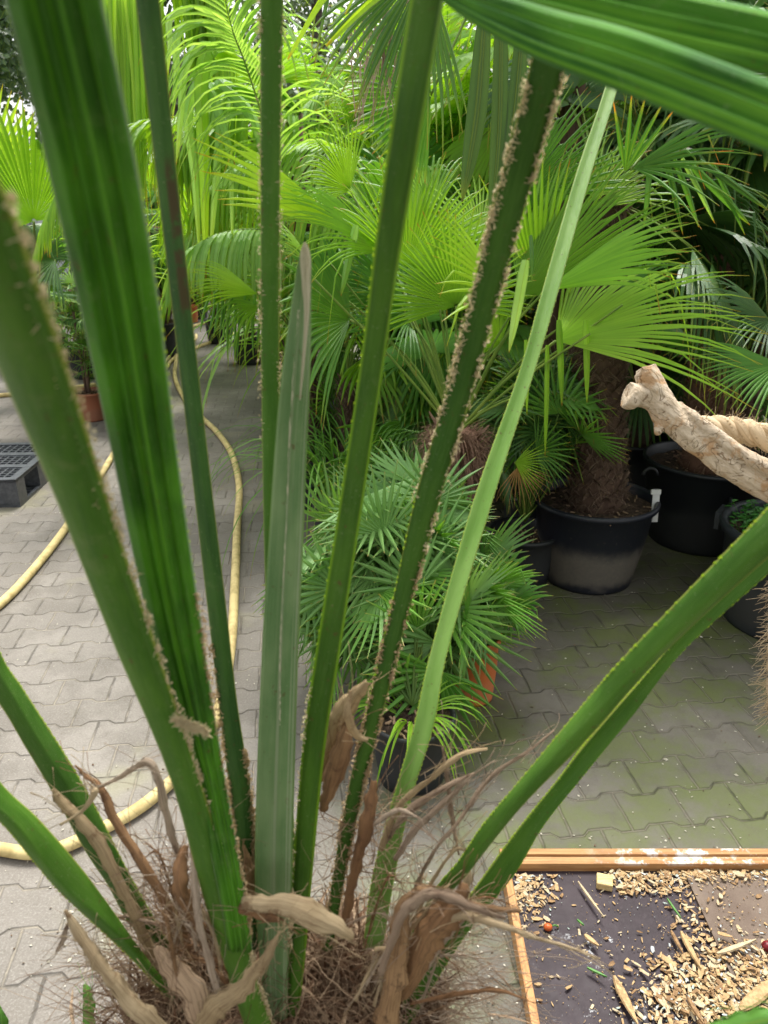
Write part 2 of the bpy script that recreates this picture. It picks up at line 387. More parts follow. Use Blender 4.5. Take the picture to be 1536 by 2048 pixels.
# ------------------------------------------------------------ setting: paved ground
def paving_mat():
    m, n = newmat('concrete_paving'); k = NT(n)
    mp = k.node('ShaderNodeMapping'); mp.inputs['Rotation'].default_value = (0, 0, -YAW); k.link(k.pos(), mp.inputs[0])
    x, y, z = k.sep(mp.outputs[0]); PL, PW = .187, .140
    wob = k.math('MULTIPLY', k.math('SUBTRACT', k.noise(k.pos(), 14, 3), .5), .05)
    u = k.math('ADD', k.math('DIVIDE', x, PL), wob); v = k.math('ADD', k.math('DIVIDE', y, PW), wob)
    j = k.math('FLOOR', v); par = k.math('SUBTRACT', 1, k.math('MULTIPLY', 2, k.math('FLOORED_MODULO', j, 2)))
    fr = k.math('FRACT', u); tri = k.math('SUBTRACT', k.math('MULTIPLY', k.math('ABSOLUTE', k.math('SUBTRACT', fr, .5)), 4), 1)
    trap = k.math('MINIMUM', k.math('MAXIMUM', k.math('MULTIPLY', tri, 4.2), -1), 1)
    vj = k.math('ADD', k.math('ADD', j, .5), k.math('MULTIPLY', k.math('MULTIPLY', par, trap), .072))
    dh = k.math('MULTIPLY', k.math('ABSOLUTE', k.math('SUBTRACT', v, vj)), PW)
    row = k.math('ADD', j, k.math('GREATER_THAN', v, vj))
    us = k.math('SUBTRACT', u, k.math('MULTIPLY', row, .5))
    dv = k.math('MULTIPLY', k.math('SUBTRACT', .5, k.math('ABSOLUTE', k.math('SUBTRACT', k.math('FRACT', us), .5))), PL)
    dist = k.math('MINIMUM', dh, dv)
    wn = k.node('ShaderNodeTexWhiteNoise'); k.link(k.comb(row, k.math('FLOOR', us), 3), wn.inputs[0]); cell = wn.outputs[0]
    p = k.pos(); big = k.noise(p, 1.3, 5, .65); med = k.noise(p, 9, 5, .7); fine = k.noise(p, 150, 3, .7)
    px, py, pz = k.sep(p)
    dd = k.math('ADD', px, k.math('MULTIPLY', k.math('SUBTRACT', py, 2.1), .16))
    right = k.ss(k.math('ADD', dd, k.math('MULTIPLY', k.math('SUBTRACT', big, .5), .6)), -.38, .18)
    stone = k.mix(cell, (.155, .140, .118), (.205, .186, .160))
    stone = k.mix(k.math('MULTIPLY', k.ss(med, .35, .7), .5), stone, (.155, .138, .115))
    stone = k.mix(k.math('MULTIPLY', k.ss(big, .5, .62), .45), stone, (.30, .275, .24))
    stone = k.mix(k.math('MULTIPLY', k.ss(k.noise(p, 45, 5, .75), .52, .68), .4), stone, (.12, .105, .085))
    stone = k.mix(k.math('MULTIPLY', k.ss(fine, .45, .8), .35), stone, (.46, .44, .40))
    stone = k.mix(k.math('MULTIPLY', k.ss(fine, .4, .2), .35), stone, (.14, .13, .115))
    damp_shade = k.mix(cell, (.102, .093, .074), (.138, .126, .102))  # damp, mossy right side; shade by the tray is in this colour too
    damp_shade = k.mix(k.math('MULTIPLY', k.ss(fine, .5, .8), .3), damp_shade, (.18, .17, .145))
    damp_shade = k.mix(k.math('MULTIPLY', k.ss(med, .45, .65), .4), damp_shade, (.055, .048, .036))
    moss = k.math('MULTIPLY', k.ss(k.noise(p, 2.6, 6, .7), .40, .62), .8)
    damp_shade = k.mix(moss, damp_shade, k.mix(med, (.075, .098, .024), (.135, .158, .046)))
    stone = k.mix(right, stone, damp_shade)
    stone = k.mix(k.math('MULTIPLY', k.ss(k.noise(p, 1.9, 4), .56, .7), k.math('SUBTRACT', .45, k.math('MULTIPLY', right, .4))), stone, (.27, .26, .15))
    gap = k.math('SUBTRACT', 1, k.ss(k.math('ADD', dist, k.math('MULTIPLY', k.math('SUBTRACT', med, .5), .006)), .0008, .0055))
    sand = k.ss(k.noise(p, 7, 4), .40, .60)
    jc = k.mix(sand, (.07, .062, .048), (.33, .29, .22)); jc = k.mix(right, jc, k.mix(k.ss(k.noise(p, 6, 4), .36, .52), (.035, .032, .022), (.19, .168, .128)))
    col = k.mix(k.math('MULTIPLY', gap, .62), stone, jc)
    hgt = k.math('ADD', k.math('MULTIPLY', k.ss(dist, .0, .007), 1), k.math('MULTIPLY', fine, .22))
    hgt = k.math('ADD', k.math('ADD', hgt, k.math('MULTIPLY', cell, .5)), k.math('MULTIPLY', med, .9))
    k.bsdf(col, k.math('SUBTRACT', .85, k.math('MULTIPLY', right, .22)), k.bump(hgt, .8, .0065), .3)
    return m
g = M(); NX = 60
ids = [[g.vert(V((-60+2*i, -20+2*j, mnoise.noise(V((i*.3, j*.3, 0)))*.0))) for i in range(NX+1)] for j in range(NX+1)]
for j in range(NX):
    for i in range(NX): g.face([ids[j][i], ids[j][i+1], ids[j+1][i+1], ids[j+1][i]])
tag(g.build('ground', paving_mat()), kind='structure')

# loose grit, seeds and bits of leaf on the paving (uncountable)
mb = M()
for i in range(1500):
    if i < 1100: p = G(ru(560, 1700), ru(1130, 2048))
    else: p = G(ru(-100, 560), ru(750, 2000))
    if p.y < 1.25 and -.5 < p.x < .2: continue
    s_ = ru(.0010, .0034)*(1 if ru(0, 1) < .9 else 1.8); a = ru(0, 6.28); e = V((math.cos(a), math.sin(a), 0)); f_ = V((-e.y, e.x, 0))
    q = [p+e*s_*ru(1, 2.2)+V((0, 0, .003)), p+f_*s_+V((0, 0, .004)), p-e*s_*ru(1, 2)+V((0, 0, .003)), p-f_*s_+V((0, 0, .002)), p+V((0, 0, .003+s_*.5))]
    k0 = [mb.vert(x, (0, ru(0, 1), 0)) for x in q]
    mi = 0 if ru(0, 1) < .72 else 1
    for a_ in range(4): mb.face([k0[a_], k0[(a_+1) % 4], k0[4]], mi)
tag(mb.build('ground_litter', [simple_mat('pale_grit', (.40, .37, .28), (.60, .57, .47), 40), simple_mat('dark_grit', (.05, .035, .02), (.16, .10, .06), 40)]), 'pale seeds, grit and bits of dry leaf scattered over the paving', 'litter', kind='stuff')

# ------------------------------------------------------------ far building, greenhouse, trees
def brick_mat():
    return simple_mat('thatch_roof', (.20, .14, .10), (.34, .26, .20), 9, .9, .6, .03, stretch=(1, 1, 7))
t = thing('farm_building', 'low building with a brown thatched roof behind the light green fan palm, beyond the pallet', 'building', V((-19, 27, 0)))
mb = M(); mb.box(V((-30, 25, 0)), V((17.5, 0, 0)), V((0, 8, 0)), V((0, 0, 2.6))); mb.build('wall', simple_mat('building_brick', (.22, .11, .07), (.32, .18, .12), 6, .85), t)
mb = M(); e0, rd = V((-30.5, 24.4, 2.45)), 3.1
for zz in (0, .0):
    a, b, c_, d_ = V((-30.8, 24.3, 2.5)), V((-12.2, 24.3, 2.5)), V((-14.5, 29, 5.1)), V((-28.5, 29, 5.1))
    bk = [V((-30.8, 33.7, 2.5)), V((-12.2, 33.7, 2.5))]; dn = V((0, 0, -.3))
    P8 = [a, b, c_, d_, bk[1], bk[0]]
i0 = [mb.vert(p) for p in P8]; i1 = [mb.vert(p+dn) for p in P8]
for q in ([0, 1, 2, 3], [1, 4, 2], [4, 5, 3, 2], [5, 0, 3]):
    mb.face([i0[z] for z in q])
for q in ((0, 1), (1, 4), (4, 5), (5, 0)): mb.face([i0[q[0]], i0[q[1]], i1[q[1]], i1[q[0]]])
mb.face([i1[0], i1[5], i1[4], i1[1]])
mb.build('roof', brick_mat(), t)
mb = M(); mb.box(V((-22, 24.96, .0)), V((1.1, 0, 0)), V((0, .035, 0)), V((0, 0, 2.1))); mb.build('door', simple_mat('building_door', (.1, .12, .1), (.14, .16, .13), 6), t)
for xx in (-28, -19.5, -16):
    mb = M(); mb.box(V((xx, 24.96, 1.0)), V((1.5, 0, 0)), V((0, .03, 0)), V((0, 0, 1.0))); mb.build('window', simple_mat('window_glass', (.05, .06, .07), (.08, .1, .11), 3, .1), t)
t = thing('greenhouse', 'pale grey greenhouse wall showing between the leaves left of the straight central stalk', 'greenhouse', V((-4, 17, 0)))
gm = simple_mat('greenhouse_panel', (.48, .52, .52), (.58, .62, .62), 2, .35); gf = simple_mat('greenhouse_frame', (.25, .27, .27), (.3, .32, .32), 5, .4)
mb = M(); mb.box(V((-7.5, 17, 0)), V((7, 0, 0)), V((0, 6, 0)), V((0, 0, 2.3))); mb.build('wall', gm, t)
mb = M()
for i in range(8): mb.box(V((-7.53+i*1.0, 16.94, 0)), V((.06, 0, 0)), V((0, .05, 0)), V((0, 0, 2.36)))
mb.box(V((-7.55, 16.93, 2.33)), V((7.1, 0, 0)), V((0, .08, 0)), V((0, 0, .08))); mb.build('frame', gf, t)
mb = M(); a = [V((-7.7, 16.8, 2.38)), V((-.3, 16.8, 2.38)), V((-.3, 20, 3.6)), V((-7.7, 20, 3.6)), V((-.3, 23.2, 2.38)), V((-7.7, 23.2, 2.38))]
i0 = [mb.vert(p) for p in a]; mb.face([i0[0], i0[1], i0[2], i0[3]]); mb.face([i0[3], i0[2], i0[4], i0[5]]); mb.face([i0[1], i0[4], i0[2]]); mb.face([i0[0], i0[3], i0[5]]); mb.build('roof', gm, t)

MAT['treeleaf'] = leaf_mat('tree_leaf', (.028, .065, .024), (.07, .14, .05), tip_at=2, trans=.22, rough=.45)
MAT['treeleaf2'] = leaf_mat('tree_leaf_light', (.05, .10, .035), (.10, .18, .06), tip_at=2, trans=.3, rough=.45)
bark = simple_mat('bark', (.06, .045, .035), (.14, .11, .09), 14, .9, .8, .02)
def tree(x, y, h, cr, label, mat='treeleaf', nl=5200, ls=.15, lo=.25):
    b = V((x, y, 0)); t = thing('tree', label, 'tree', b, 'broadleaf trees beyond the nursery')
    mb = M(); tip = b+V((ru(-.4, .4), ru(-.4, .4), h*.8)); ps = spline([b, b.lerp(tip, .5)+V((ru(-.3, .3), 0, 0)), tip], 12)
    mb.tube(ps, [.035*h*(1-.8*k/12)+.02 for k in range(13)], 9)
    ends = []
    for i in range(22):
        s = ru(lo, .95); p = ps[int(s*12)]; a = i*2.4; d = V((math.cos(a), math.sin(a), ru(.1, .8)))
        q = arc(p, d, cr*ru(.6, 1.05)*(1.15-.5*s), .05, 6, .18); mb.tube(q, [.06*(1-.85*k/6)*(1.2-s)+.01 for k in range(7)], 5); ends += [q[-1], q[4], q[3]]
    mb.build('trunk', bark, t)
    mb = M(); cl = []
    for e in ends:
        for _ in range(2): cl.append((e+V((ru(-1, 1), ru(-1, 1), ru(-.6, .9)))*cr*.22, cr*ru(.12, .30)))
    for i in range(nl):
        c0, r0 = random.choice(cl); o = V((random.gauss(0, 1), random.gauss(0, 1), random.gauss(0, .7)))*r0*.6; p = c0+o
        d = (o.normalized() + V((ru(-1, 1), ru(-1, 1), ru(-1, .5)))).normalized(); s_ = d.orthogonal().normalized()*ls*ru(.3, .5); L = ls*ru(.7, 1.3)
        r = ru(0, 1)
        q = [mb.vert(p-d*L*.5, (0, r, .5)), mb.vert(p+s_-d*L*.05, (.3, r, 1)), mb.vert(p+d*L*.5, (.5, r, .5)), mb.vert(p-s_-d*L*.05, (.3, r, 0))]
        mb.face(q)
    mb.build('crown', MAT[mat], t)
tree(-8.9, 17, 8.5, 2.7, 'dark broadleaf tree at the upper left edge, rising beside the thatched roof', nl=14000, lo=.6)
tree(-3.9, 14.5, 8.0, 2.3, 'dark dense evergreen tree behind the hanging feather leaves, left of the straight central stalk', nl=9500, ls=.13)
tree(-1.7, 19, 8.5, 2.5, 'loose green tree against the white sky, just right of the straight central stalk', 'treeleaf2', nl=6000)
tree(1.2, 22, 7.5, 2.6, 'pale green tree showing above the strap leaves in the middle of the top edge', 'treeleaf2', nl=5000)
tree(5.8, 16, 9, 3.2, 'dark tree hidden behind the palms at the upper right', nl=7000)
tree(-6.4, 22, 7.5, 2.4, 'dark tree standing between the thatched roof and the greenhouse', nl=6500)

# ------------------------------------------------------------ hoses
hosem = simple_mat('yellow_hose_rubber', (.42, .32, .13), (.66, .53, .24), 16, .6, .25, .003, spec=.3, det=6, lo=.3, hi=.6)
def hose(pts, label, rad=.023, r0=None):
    ps = [G(x, y, rad) for x, y in pts]; n = len(pts)*10
    mb = M(); mb.tube(spline(ps, n), [lerp(r0 or rad, rad, min(1, k/n*1.5)) for k in range(n+1)], 12); o = mb.build('garden_hose', hosem, org=gx(ps[0])); tag(o, label, 'hose', 'yellow hoses on the paving')
hose([(-260, 1610), (-120, 1670), (0, 1698), (90, 1704), (190, 1665), (300, 1600), (390, 1510), (440, 1410), (462, 1290), (469, 1180), (474, 1060), (478, 970), (462, 905), (432, 862), (400, 832), (368, 795), (350, 755), (352, 722), (352, 706)], 'thick yellow hose running down the aisle and curling away to the lower left corner', .0225, .0175)
hose([(-220, 1330), (-80, 1260), (0, 1208), (70, 1135), (130, 1058), (185, 975), (226, 910), (262, 845), (296, 790), (326, 745), (350, 715), (395, 694), (440, 678), (482, 662), (505, 652), (480, 645), (440, 643), (400, 648), (372, 658)], 'thick yellow hose crossing the left paving diagonally to the coil at the far end', .021)
hose([(-180, 800), (-60, 795), (10, 790), (90, 781), (170, 772), (250, 760), (310, 738), (336, 716), (352, 692), (388, 680), (392, 670)], 'yellow hose lying across the aisle behind the small terracotta pot', .021)

# ------------------------------------------------------------ pallet
pm = simple_mat('black_recycled_plastic', (.035, .040, .048), (.07, .076, .085), 30, .38, .2, .002, spec=.6)
pc = G(122, 884, .18); pl = G(0, 885, .18); pd = G(12, 975, .18)
ex = (pl-pc).normalized(); ey = V((-ex.y, ex.x, 0)); ey = ey if ey.dot(pd-pc) > 0 else -ey
ex = V((0, 0, 1)).cross(ey) if V((0, 0, 1)).cross(ey).dot(ex) > 0 else -V((0, 0, 1)).cross(ey)
dirn = (pd-pc).normalized(); ey = dirn; ex = V((-ey.y, ey.x, 0)); ex = ex if ex.dot(pl-pc) > 0 else -ex
p0 = V((pc.x, pc.y, 0)); Z = V((0, 0, 1)); LX, LY = 1.2, .8
t = thing('plastic_pallet', 'black grid-topped plastic pallet on the paving at the left edge', 'pallet', p0)
mb = M(); zt = .158
def bars(mb, n, along, across, La, Lc, w, z, th, off=0):
    for i in range(n):
        s = (La-w)*i/(n-1); mb.box(p0+along*s+Z*z, along*w, across*Lc, Z*th)
bars(mb, 2, ex, ey, LX, LY, .05, zt, .022); bars(mb, 2, ey, ex, LY, LX, .05, zt+.001, .022)
for q in (.3, .62): mb.box(p0+ey*LY*q+Z*(zt+.002), ey*.06, ex*LX, Z*.021)
for q in (.33, .64): mb.box(p0+ex*LX*q+Z*(zt+.0015), ex*.06, ey*LY, Z*.021)
bars(mb, 27, ex, ey, LX, LY, .009, zt+.004, .014); bars(mb, 19, ey, ex, LY, LX, .009, zt+.0055, .013)
mb.build('deck', pm, t)
for i in range(3):
    for j in range(3):
        mb = M(); mb.box(p0+ex*(LX-.14)*i/2+ey*(LY-.12)*j/2+Z*.022, ex*.14, ey*.12, Z*(zt-.022)); mb.build('foot', pm, t)
for i in range(3):
    mb = M(); a0 = p0+ex*(LX-.14)*i/2
    mb.box(a0, ex*.02, ey*LY, Z*.021); mb.box(a0+ex*.12, ex*.02, ey*LY, Z*.021)
    for q in range(14): mb.box(a0+ey*((LY-.02)*q/13)+ex*.021, ex*.098, ey*.016, Z*.019)
    mb.build('runner', pm, t)

# ------------------------------------------------------------ pots
black1 = pot_mat('pot_black_dirty', (.012, .014, .022), (.16, .14, .11), .42, .95)
black2 = pot_mat('pot_black', (.011, .013, .015), (.04, .04, .035), .45, .4)
black3 = pot_mat('pot_charcoal', (.022, .027, .032), (.07, .065, .05), .45, .5)
terra = pot_mat('pot_terracotta_plastic', (.36, .13, .065), (.30, .17, .11), .2, .4)
orange = pot_mat('pot_orange', (.52, .14, .035), (.4, .2, .1), .2, .3)
def zat(py, D, px=768):
    return PD(px, py, D).z

# T1: palm in the big dirty pot
b1 = G(1172, 1150); D1 = b1.y
t1 = thing('potted_palm', 'tall fan palm with a shaggy brown trunk in a big black pot caked with mud', 'potted palm', gx(b1), 'potted palms packed along the right of the aisle')
pot_mesh(t1, gx(b1), .295, .215, .425, black1, rim=.022, soil=.05)
base1 = V((b1.x+.01, b1.y, .36)); top1 = PD(1200, 395, D1+.03)
trunk(t1, base1, top1, .125, .115, 'trunk', 420, 3600, .05, .12)
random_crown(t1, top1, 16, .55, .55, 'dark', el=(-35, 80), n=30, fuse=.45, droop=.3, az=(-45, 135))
# white plastic label hooked on the rim
mb = M(); q = PD(1308, 985, D1-.08); mb.box(q+V((.004, 0, -.15)), V((.033, 0, 0)), V((0, .003, 0)), V((-.008, 0, .145))); mb.box(q+V((-.014, -.006, -.008)), V((.045, .0, .0)), V((0, .012, 0)), V((0, 0, .022)))
tag(mb.build('plant_label', simple_mat('white_plastic', (.62, .63, .60), (.72, .72, .70), 20, .4), org=gx(q)), 'white plastic plant label hooked on the rim of the muddy black pot', 'label')

# T3: second pot behind, reddish trunk
b3 = G(1392, 1075); D3 = b3.y
t3 = thing('potted_palm', 'fan palm with a reddish hairy trunk in a clean black pot behind the driftwood branch', 'potted palm', gx(b3), 'potted palms packed along the right of the aisle')
pot_mesh(t3, gx(b3), .335, .255, .47, black2, rim=.02)
top3 = PD(1440, 420, D3+.15); trunk(t3, V((b3.x, b3.y, .4)), top3, .11, .13, 'redtrunk', 260, 2200, .06, .3)
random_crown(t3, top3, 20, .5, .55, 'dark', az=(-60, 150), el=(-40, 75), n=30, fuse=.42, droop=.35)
# handle ear on pot 2
mb = M(); a0 = PD(1300, 950, D3-.33); mb.tube([a0+V((math.cos(x)*.035, 0, math.sin(x)*.035)) for x in [k*.35 for k in range(10)]], .008, 6); mb.build('handle', black2, t3)

# T5: pot with weeds
b5 = G(1572, 1238); D5 = b5.y
t5 = thing('potted_palm', 'charcoal pot at the right edge with green nettle-like weeds growing under the branch', 'potted palm', gx(b5), 'potted palms packed along the right of the aisle')
pot_mesh(t5, gx(b5), .335, .27, .45, black3, rim=.03, soil=.05)
for a in (2.5, 4.2, 5.6):
    mb = M(); c5 = gx(b5)+V((math.cos(a)*.335, math.sin(a)*.335, .40)); tn = V((-math.sin(a), math.cos(a), 0)); on = V((math.cos(a), math.sin(a), 0))
    mb.box(c5-tn*.06, tn*.12, on*.022, Z*.05); mb.box(c5-tn*.06-Z*.03, tn*.012, on*.02, Z*.03); mb.box(c5+tn*.048-Z*.03, tn*.012, on*.02, Z*.03); mb.build('handle', black3, t5)
trunk(t5, gx(b5)+V((.12, .05, .38)), gx(b5)+V((.18, .1, 1.3)), .09, .08, 'trunk', 120, 700, .06)
random_crown(t5, gx(b5)+V((.18, .1, 1.35)), 10, .5, .5, 'mid', el=(10, 80), az=(60, 200), n=26)
mb = M()
for i in range(150):
    a = ru(0, 6.28); r = .27*math.sqrt(ru(0, 1)); p = gx(b5)+V((r*math.cos(a), r*math.sin(a), .40)); tp = p+V((ru(-.05, .05), ru(-.05, .05), ru(.04, .12)))
    mb.tube([p, p.lerp(tp, .6), tp], .0014, 3)
    for q in range(6):
        A = q*1.1+ru(0, .6); d = V((math.cos(A), math.sin(A), ru(-.1, .4))); strap(mb, tp-V((0, 0, .012*q)), d, ru(.025, .045), ru(.008, .013), 8, 4, .25)
weeds = mb.build('weeds', leaf_mat('weed_leaf', (.03, .15, .025), (.07, .26, .04), tip_at=2, trans=.3), t5)

# ------------------------------------------------------------ T2: brown-tufted palm that carries the bright fans
D2 = 3.0; c2 = PD(912, 868, D2); b2 = V((c2.x, c2.y+.05, 0))
t2 = thing('potted_palm', 'bright yellow-green fan palm rising from a reddish brown hairy tuft behind the blue-green bush', 'potted palm', b2, 'potted palms packed along the right of the aisle')
pot_mesh(t2, b2, .22, .17, .34, black2); trunk(t2, b2+V((0, 0, .28)), c2, .075, .10, 'redtrunk', 110, 600, .07)
mb = M()
for i in range(1500):                     # hairy tuft
    a = ru(0, 6.28); e = ru(-.3, 1.0); d = V((math.cos(a)*math.cos(e), math.sin(a)*math.cos(e), math.sin(e)))
    p = c2+V((math.cos(a)*.08, math.sin(a)*.08, ru(-.20, .02))); q = arc(p, d, ru(.05, .16), 9, 5, .15)
    mb.ribbon(q, [.0014, .0013, .0012, .001, .0008, .0004], d.cross(Z), .2, ru(0, 1))
mb.build('fibre_tuft', MAT['redtrunk'], t2)
up_cam = V((0, -.8, .6))
def hero(root, base, hx, hy, hd, tx, ty, td, spread, mat, n=34, nrm=None, R=None, **kw):
    return fan_leaf(root, base, PD(hx, hy, hd), PD(tx, ty, td), R=R, nrm=nrm, spread=spread, n=n, mat=mat, **kw)
hero(t2, c2, 1112, 682, 2.75, 1400, 545, 2.80, 124, 'yellowish', 38, V((-.38, -.38, .90)), R=.76, fuse=.36, droop=.14, cup=.03, jl=.12, pr=.008, sag=.03)
hero(t2, c2, 1090, 582, 2.8, 1350, 468, 2.6, 60, 'bright', 16, V((-.3, -.35, .9)), R=.56, fuse=.5, droop=.14, sag=.08)
hero(t2, c2, 1006, 590, 2.85, 830, 462, 2.55, 62, 'yellowish', 12, V((.1, -.8, .6)), R=.44, fuse=.4, droop=.06, sag=.08)
hero(t2, c2, 1040, 602, 3.0, 1215, 350, 3.05, 96, 'bright', 36, V((-.62, -.65, .45)), R=.70, fuse=.46, droop=.08, jl=.12, sag=.06)
hero(t2, c2, 912, 612, 2.95, 905, 420, 2.95, 205, 'bright', 44, V((0, -.93, .35)), R=.38, fuse=.5, droop=.10, sag=.0)
hero(t2, c2, 816, 538, 3.05, 905, 330, 3.1, 150, 'bright', 38, V((.1, -.93, .3)), R=.46, fuse=.45, droop=.12, sag=.05)
hero(t2, c2, 775, 505, 3.15, 600, 400, 2.95, 78, 'bright', 30, V((.2, -.5, .85)), R=.62, fuse=.36, droop=.16, jl=.12, sag=.1)
hero(t2, c2, 700, 470, 3.3, 470, 330, 2.9, 30, 'yellowish', 11, V((.2, -.7, .7)), R=.76, fuse=.6, droop=.10, sag=.1)
hero(t2, c2, 1010, 430, 3.35, 1150, 260, 3.3, 76, 'mid', 28, V((-.2, -.85, .5)), R=.60, fuse=.5, droop=.10, sag=.1)
hero(t2, c2, 1075, 585, 3.1, 1090, 370, 3.1, 60, 'bright', 16, V((0, -.93, .35)), R=.5, fuse=.5, droop=.04, sag=.05)
hero(t2, c2, 700, 640, 3.1, 590, 560, 2.9, 150, 'mid', 28, V((.1, -.8, .6)), R=.5, fuse=.45, droop=.25, sag=.1)
for (hx, hy, hd, tx, ty, td, spd, mt, R0, nr) in [(640, 560, 3.2, 560, 470, 3.0, 120, 'pale', .36, V((.1, -.6, .8))), (700, 380, 3.5, 640, 290, 3.4, 130, 'bright', .40, V((.2, -.8, .5))), (960, 480, 3.4, 930, 330, 3.4, 120, 'pale', .36, V((.1, -.9, .4))), (820, 640, 3.2, 700, 600, 3.0, 140, 'mid', .36, V((.1, -.5, .85))), (1000, 690, 3.05, 950, 610, 3.0, 130, 'bright', .30, V((.1, -.8, .6))), (1180, 420, 3.3, 1230, 330, 3.3, 110, 'pale', .42, V((-.3, -.8, .5))), (1230, 590, 3.2, 1330, 560, 3.1, 120, 'mid', .36, V((-.2, -.5, .85))), (860, 420, 3.6, 800, 320, 3.6, 150, 'pale', .40, V((.1, -.85, .5)))]:
    hero(t2, c2, hx, hy, hd, tx, ty, td, spd, mt, 26, nr, R=R0, fuse=.34, droop=.18, jl=.12, kink=.25, sag=.08)
# hanging strips of folded leaves
def hang(root, x0, y0, d0, x1, y1, wpx, mat, r=None, fold=.5, bow=0, n=10, tw=0):
    a = PD(x0, y0, d0); b = PD(x1, y1, d0-.03); m = a.lerp(b, .45)+V((bow, -.01, 0)); ps = spline([a, m, b], n)
    w_ = wpx*.5*(d0/cp)/F; ws = [w_*.72*min(1, .7+1.6*k/n)*max(1-max(0, (k/n-.45)/.55)**2, .06) for k in range(n+1)]
    mb = M(); mb.ribbon(ps, ws, V((1, -.3*tw, 0)), fold, ru(.2, .9) if r is None else r)
    return mb.build('hanging_leaf_segment', MAT[mat], root)
for a in [(1052, 520, 2.78, 1018, 705, 26, 'pale'), (1118, 640, 2.7, 1124, 812, 17, 'bright'), (1172, 640, 2.68, 1174, 806, 17, 'yellowish'), (1095, 690, 2.72, 1090, 912, 13, 'bright'), (1052, 680, 2.7, 1054, 830, 12, 'bright'), (712, 450, 3.0, 682, 592, 20, 'pale'), (1062, 470, 2.8, 1064, 560, 10, 'dark')]:
    hang(t2, *a)
random_crown(t2, c2+V((0, .1, 0)), 8, .6, .42, 'mid', el=(20, 70), az=(-70, 80), n=28, stalk='petiole')
for (x, y, d) in [(1180, 668, 2.6), (1040, 790, 2.6), (630, 560, 2.8), (1245, 610, 2.7), (880, 620, 2.9), (980, 560, 3), (745, 640, 3), (655, 520, 3.1)]:
    petiole(t2, c2, PD(x, y, d), .006, .004, MAT['petiole'], sag=.02)
# ------------------------------------------------------------ blue-green fan palm bushes
def bush(root, c, rx, rz, n, R, mat, nseg=17, base=None, seed=1, spread=(150, 200), lo=-.55, front=None, fuse=.32, droop=.03, seg=5, hubk=.62):
    base = base or c - V((0, 0, rz*1.1))
    for i in range(n):
        s = lerp(1, lo, (i+.5)/n); a = i*2.39996 + ru(-.2, .2); rr = math.sqrt(max(0, 1-s*s))
        d = V((math.cos(a)*rr, math.sin(a)*rr, s)); k = hubk*ru(.62, 1.25)
        hub = c + V((d.x*rx*k, d.y*rx*k, d.z*rz*k))
        nn = (d + V((ru(-.4, .4), ru(-.4, .4), ru(-.1, .5)))).normalized()
        X = (d*ru(.3, .7) + V((ru(-.9, .9), ru(-.9, .9), ru(-.7, .75)))*.8)
        X = X - nn*X.dot(nn)*ru(.45, .9)
        mb = M(); fan(mb, hub, X, nn, R*ru(.8, 1.15), R_(ru(*spread)), nseg, fuse=fuse, droop=droop, cup=-.1, kink=.03, seg=seg, jl=.09)
        lf = mb.build('palm_leaf', MAT[mat], root)
        petiole(lf, base, hub, .004, .003, MAT['petioledark'], sag=-.02)
cb = PD(795, 1160, 2.42); bb = G(822, 1548)
tb = thing('fan_palm_bush', 'dense blue-green dwarf fan palm bush in a black pot in the middle of the photo', 'potted palm', gx(bb))
pot_mesh(tb, gx(bb), .135, .105, .24, black2, rim=.012, soil=.02)
MAT['blue2'] = leaf_mat('leaf_green_bush', (.065, .22, .022), (.19, .42, .055), tip=(.36, .28, .07), trans=.3, yellow=(.28, .36, .07))
bush(tb, cb, .46, .50, 92, .25, 'blue', base=gx(bb)+V((0, 0, .27)), lo=-.62, nseg=17, fuse=.38)
bush(tb, cb+V((.06, -.10, -.05)), .42, .40, 32, .26, 'blue2', base=gx(bb)+V((0, 0, .27)), lo=-.7, nseg=17, fuse=.38)
mb = M()
for i in range(46):
    a = ru(0, 6.28); p = gx(bb)+V((math.cos(a)*.05, math.sin(a)*.05, .24)); strap(mb, p, V((math.cos(a), math.sin(a), ru(.4, 1.6))), ru(.15, .3), .0045, 6, 8)
mb.build('grass_tuft', MAT['bright'], tb)
bo = G(947, 1392)
to = thing('plant_pot', 'orange plastic pot partly hidden behind the blue-green bush, small fan palm in it', 'pot', gx(bo))
pot_mesh(to, gx(bo), .09, .07, .27, orange, rim=.012, soil=.03)
random_crown(to, gx(bo)+V((0, .05, .3)), 7, .15, .2, 'blue2', n=18, el=(30, 80))
c4 = PD(1065, 850, 3.35); b4 = V((c4.x, c4.y, 0))
t4 = thing('fan_palm_bush', 'dark fan palm bush with an orange dying leaf, left of the muddy black pot', 'potted palm', b4)
pot_mesh(t4, b4, .17, .13, .26, black2)
bush(t4, c4, .26, .42, 34, .24, 'dark', base=b4+V((0, 0, .3)), nseg=17); bush(t4, c4+V((.04, -.08, -.02)), .25, .3, 10, .24, 'mid', base=b4+V((0, 0, .3)), nseg=17)
hero(t4, b4+V((0, 0, .3)), 1035, 935, 3.0, 1062, 1022, 2.95, 120, 'dead', 14, V((0, -.9, .4)), R=.17, fuse=.2, droop=.05)
hero(t4, b4+V((0, 0, .3)), 1030, 925, 3.0, 1085, 930, 2.95, 110, 'yellowish', 16, V((0, -.9, .4)), R=.15, fuse=.3, droop=.05)
bw = G(640, 1005); tw_ = thing('fan_palm_bush', 'green fan palm in a black pot just left of the blue-green bush', 'potted palm', gx(bw))
pot_mesh(tw_, gx(bw), .15, .12, .24, black2); bush(tw_, gx(bw)+V((.12, .1, .62)), .22, .30, 16, .24, 'mid', base=gx(bw)+V((0, 0, .24)))

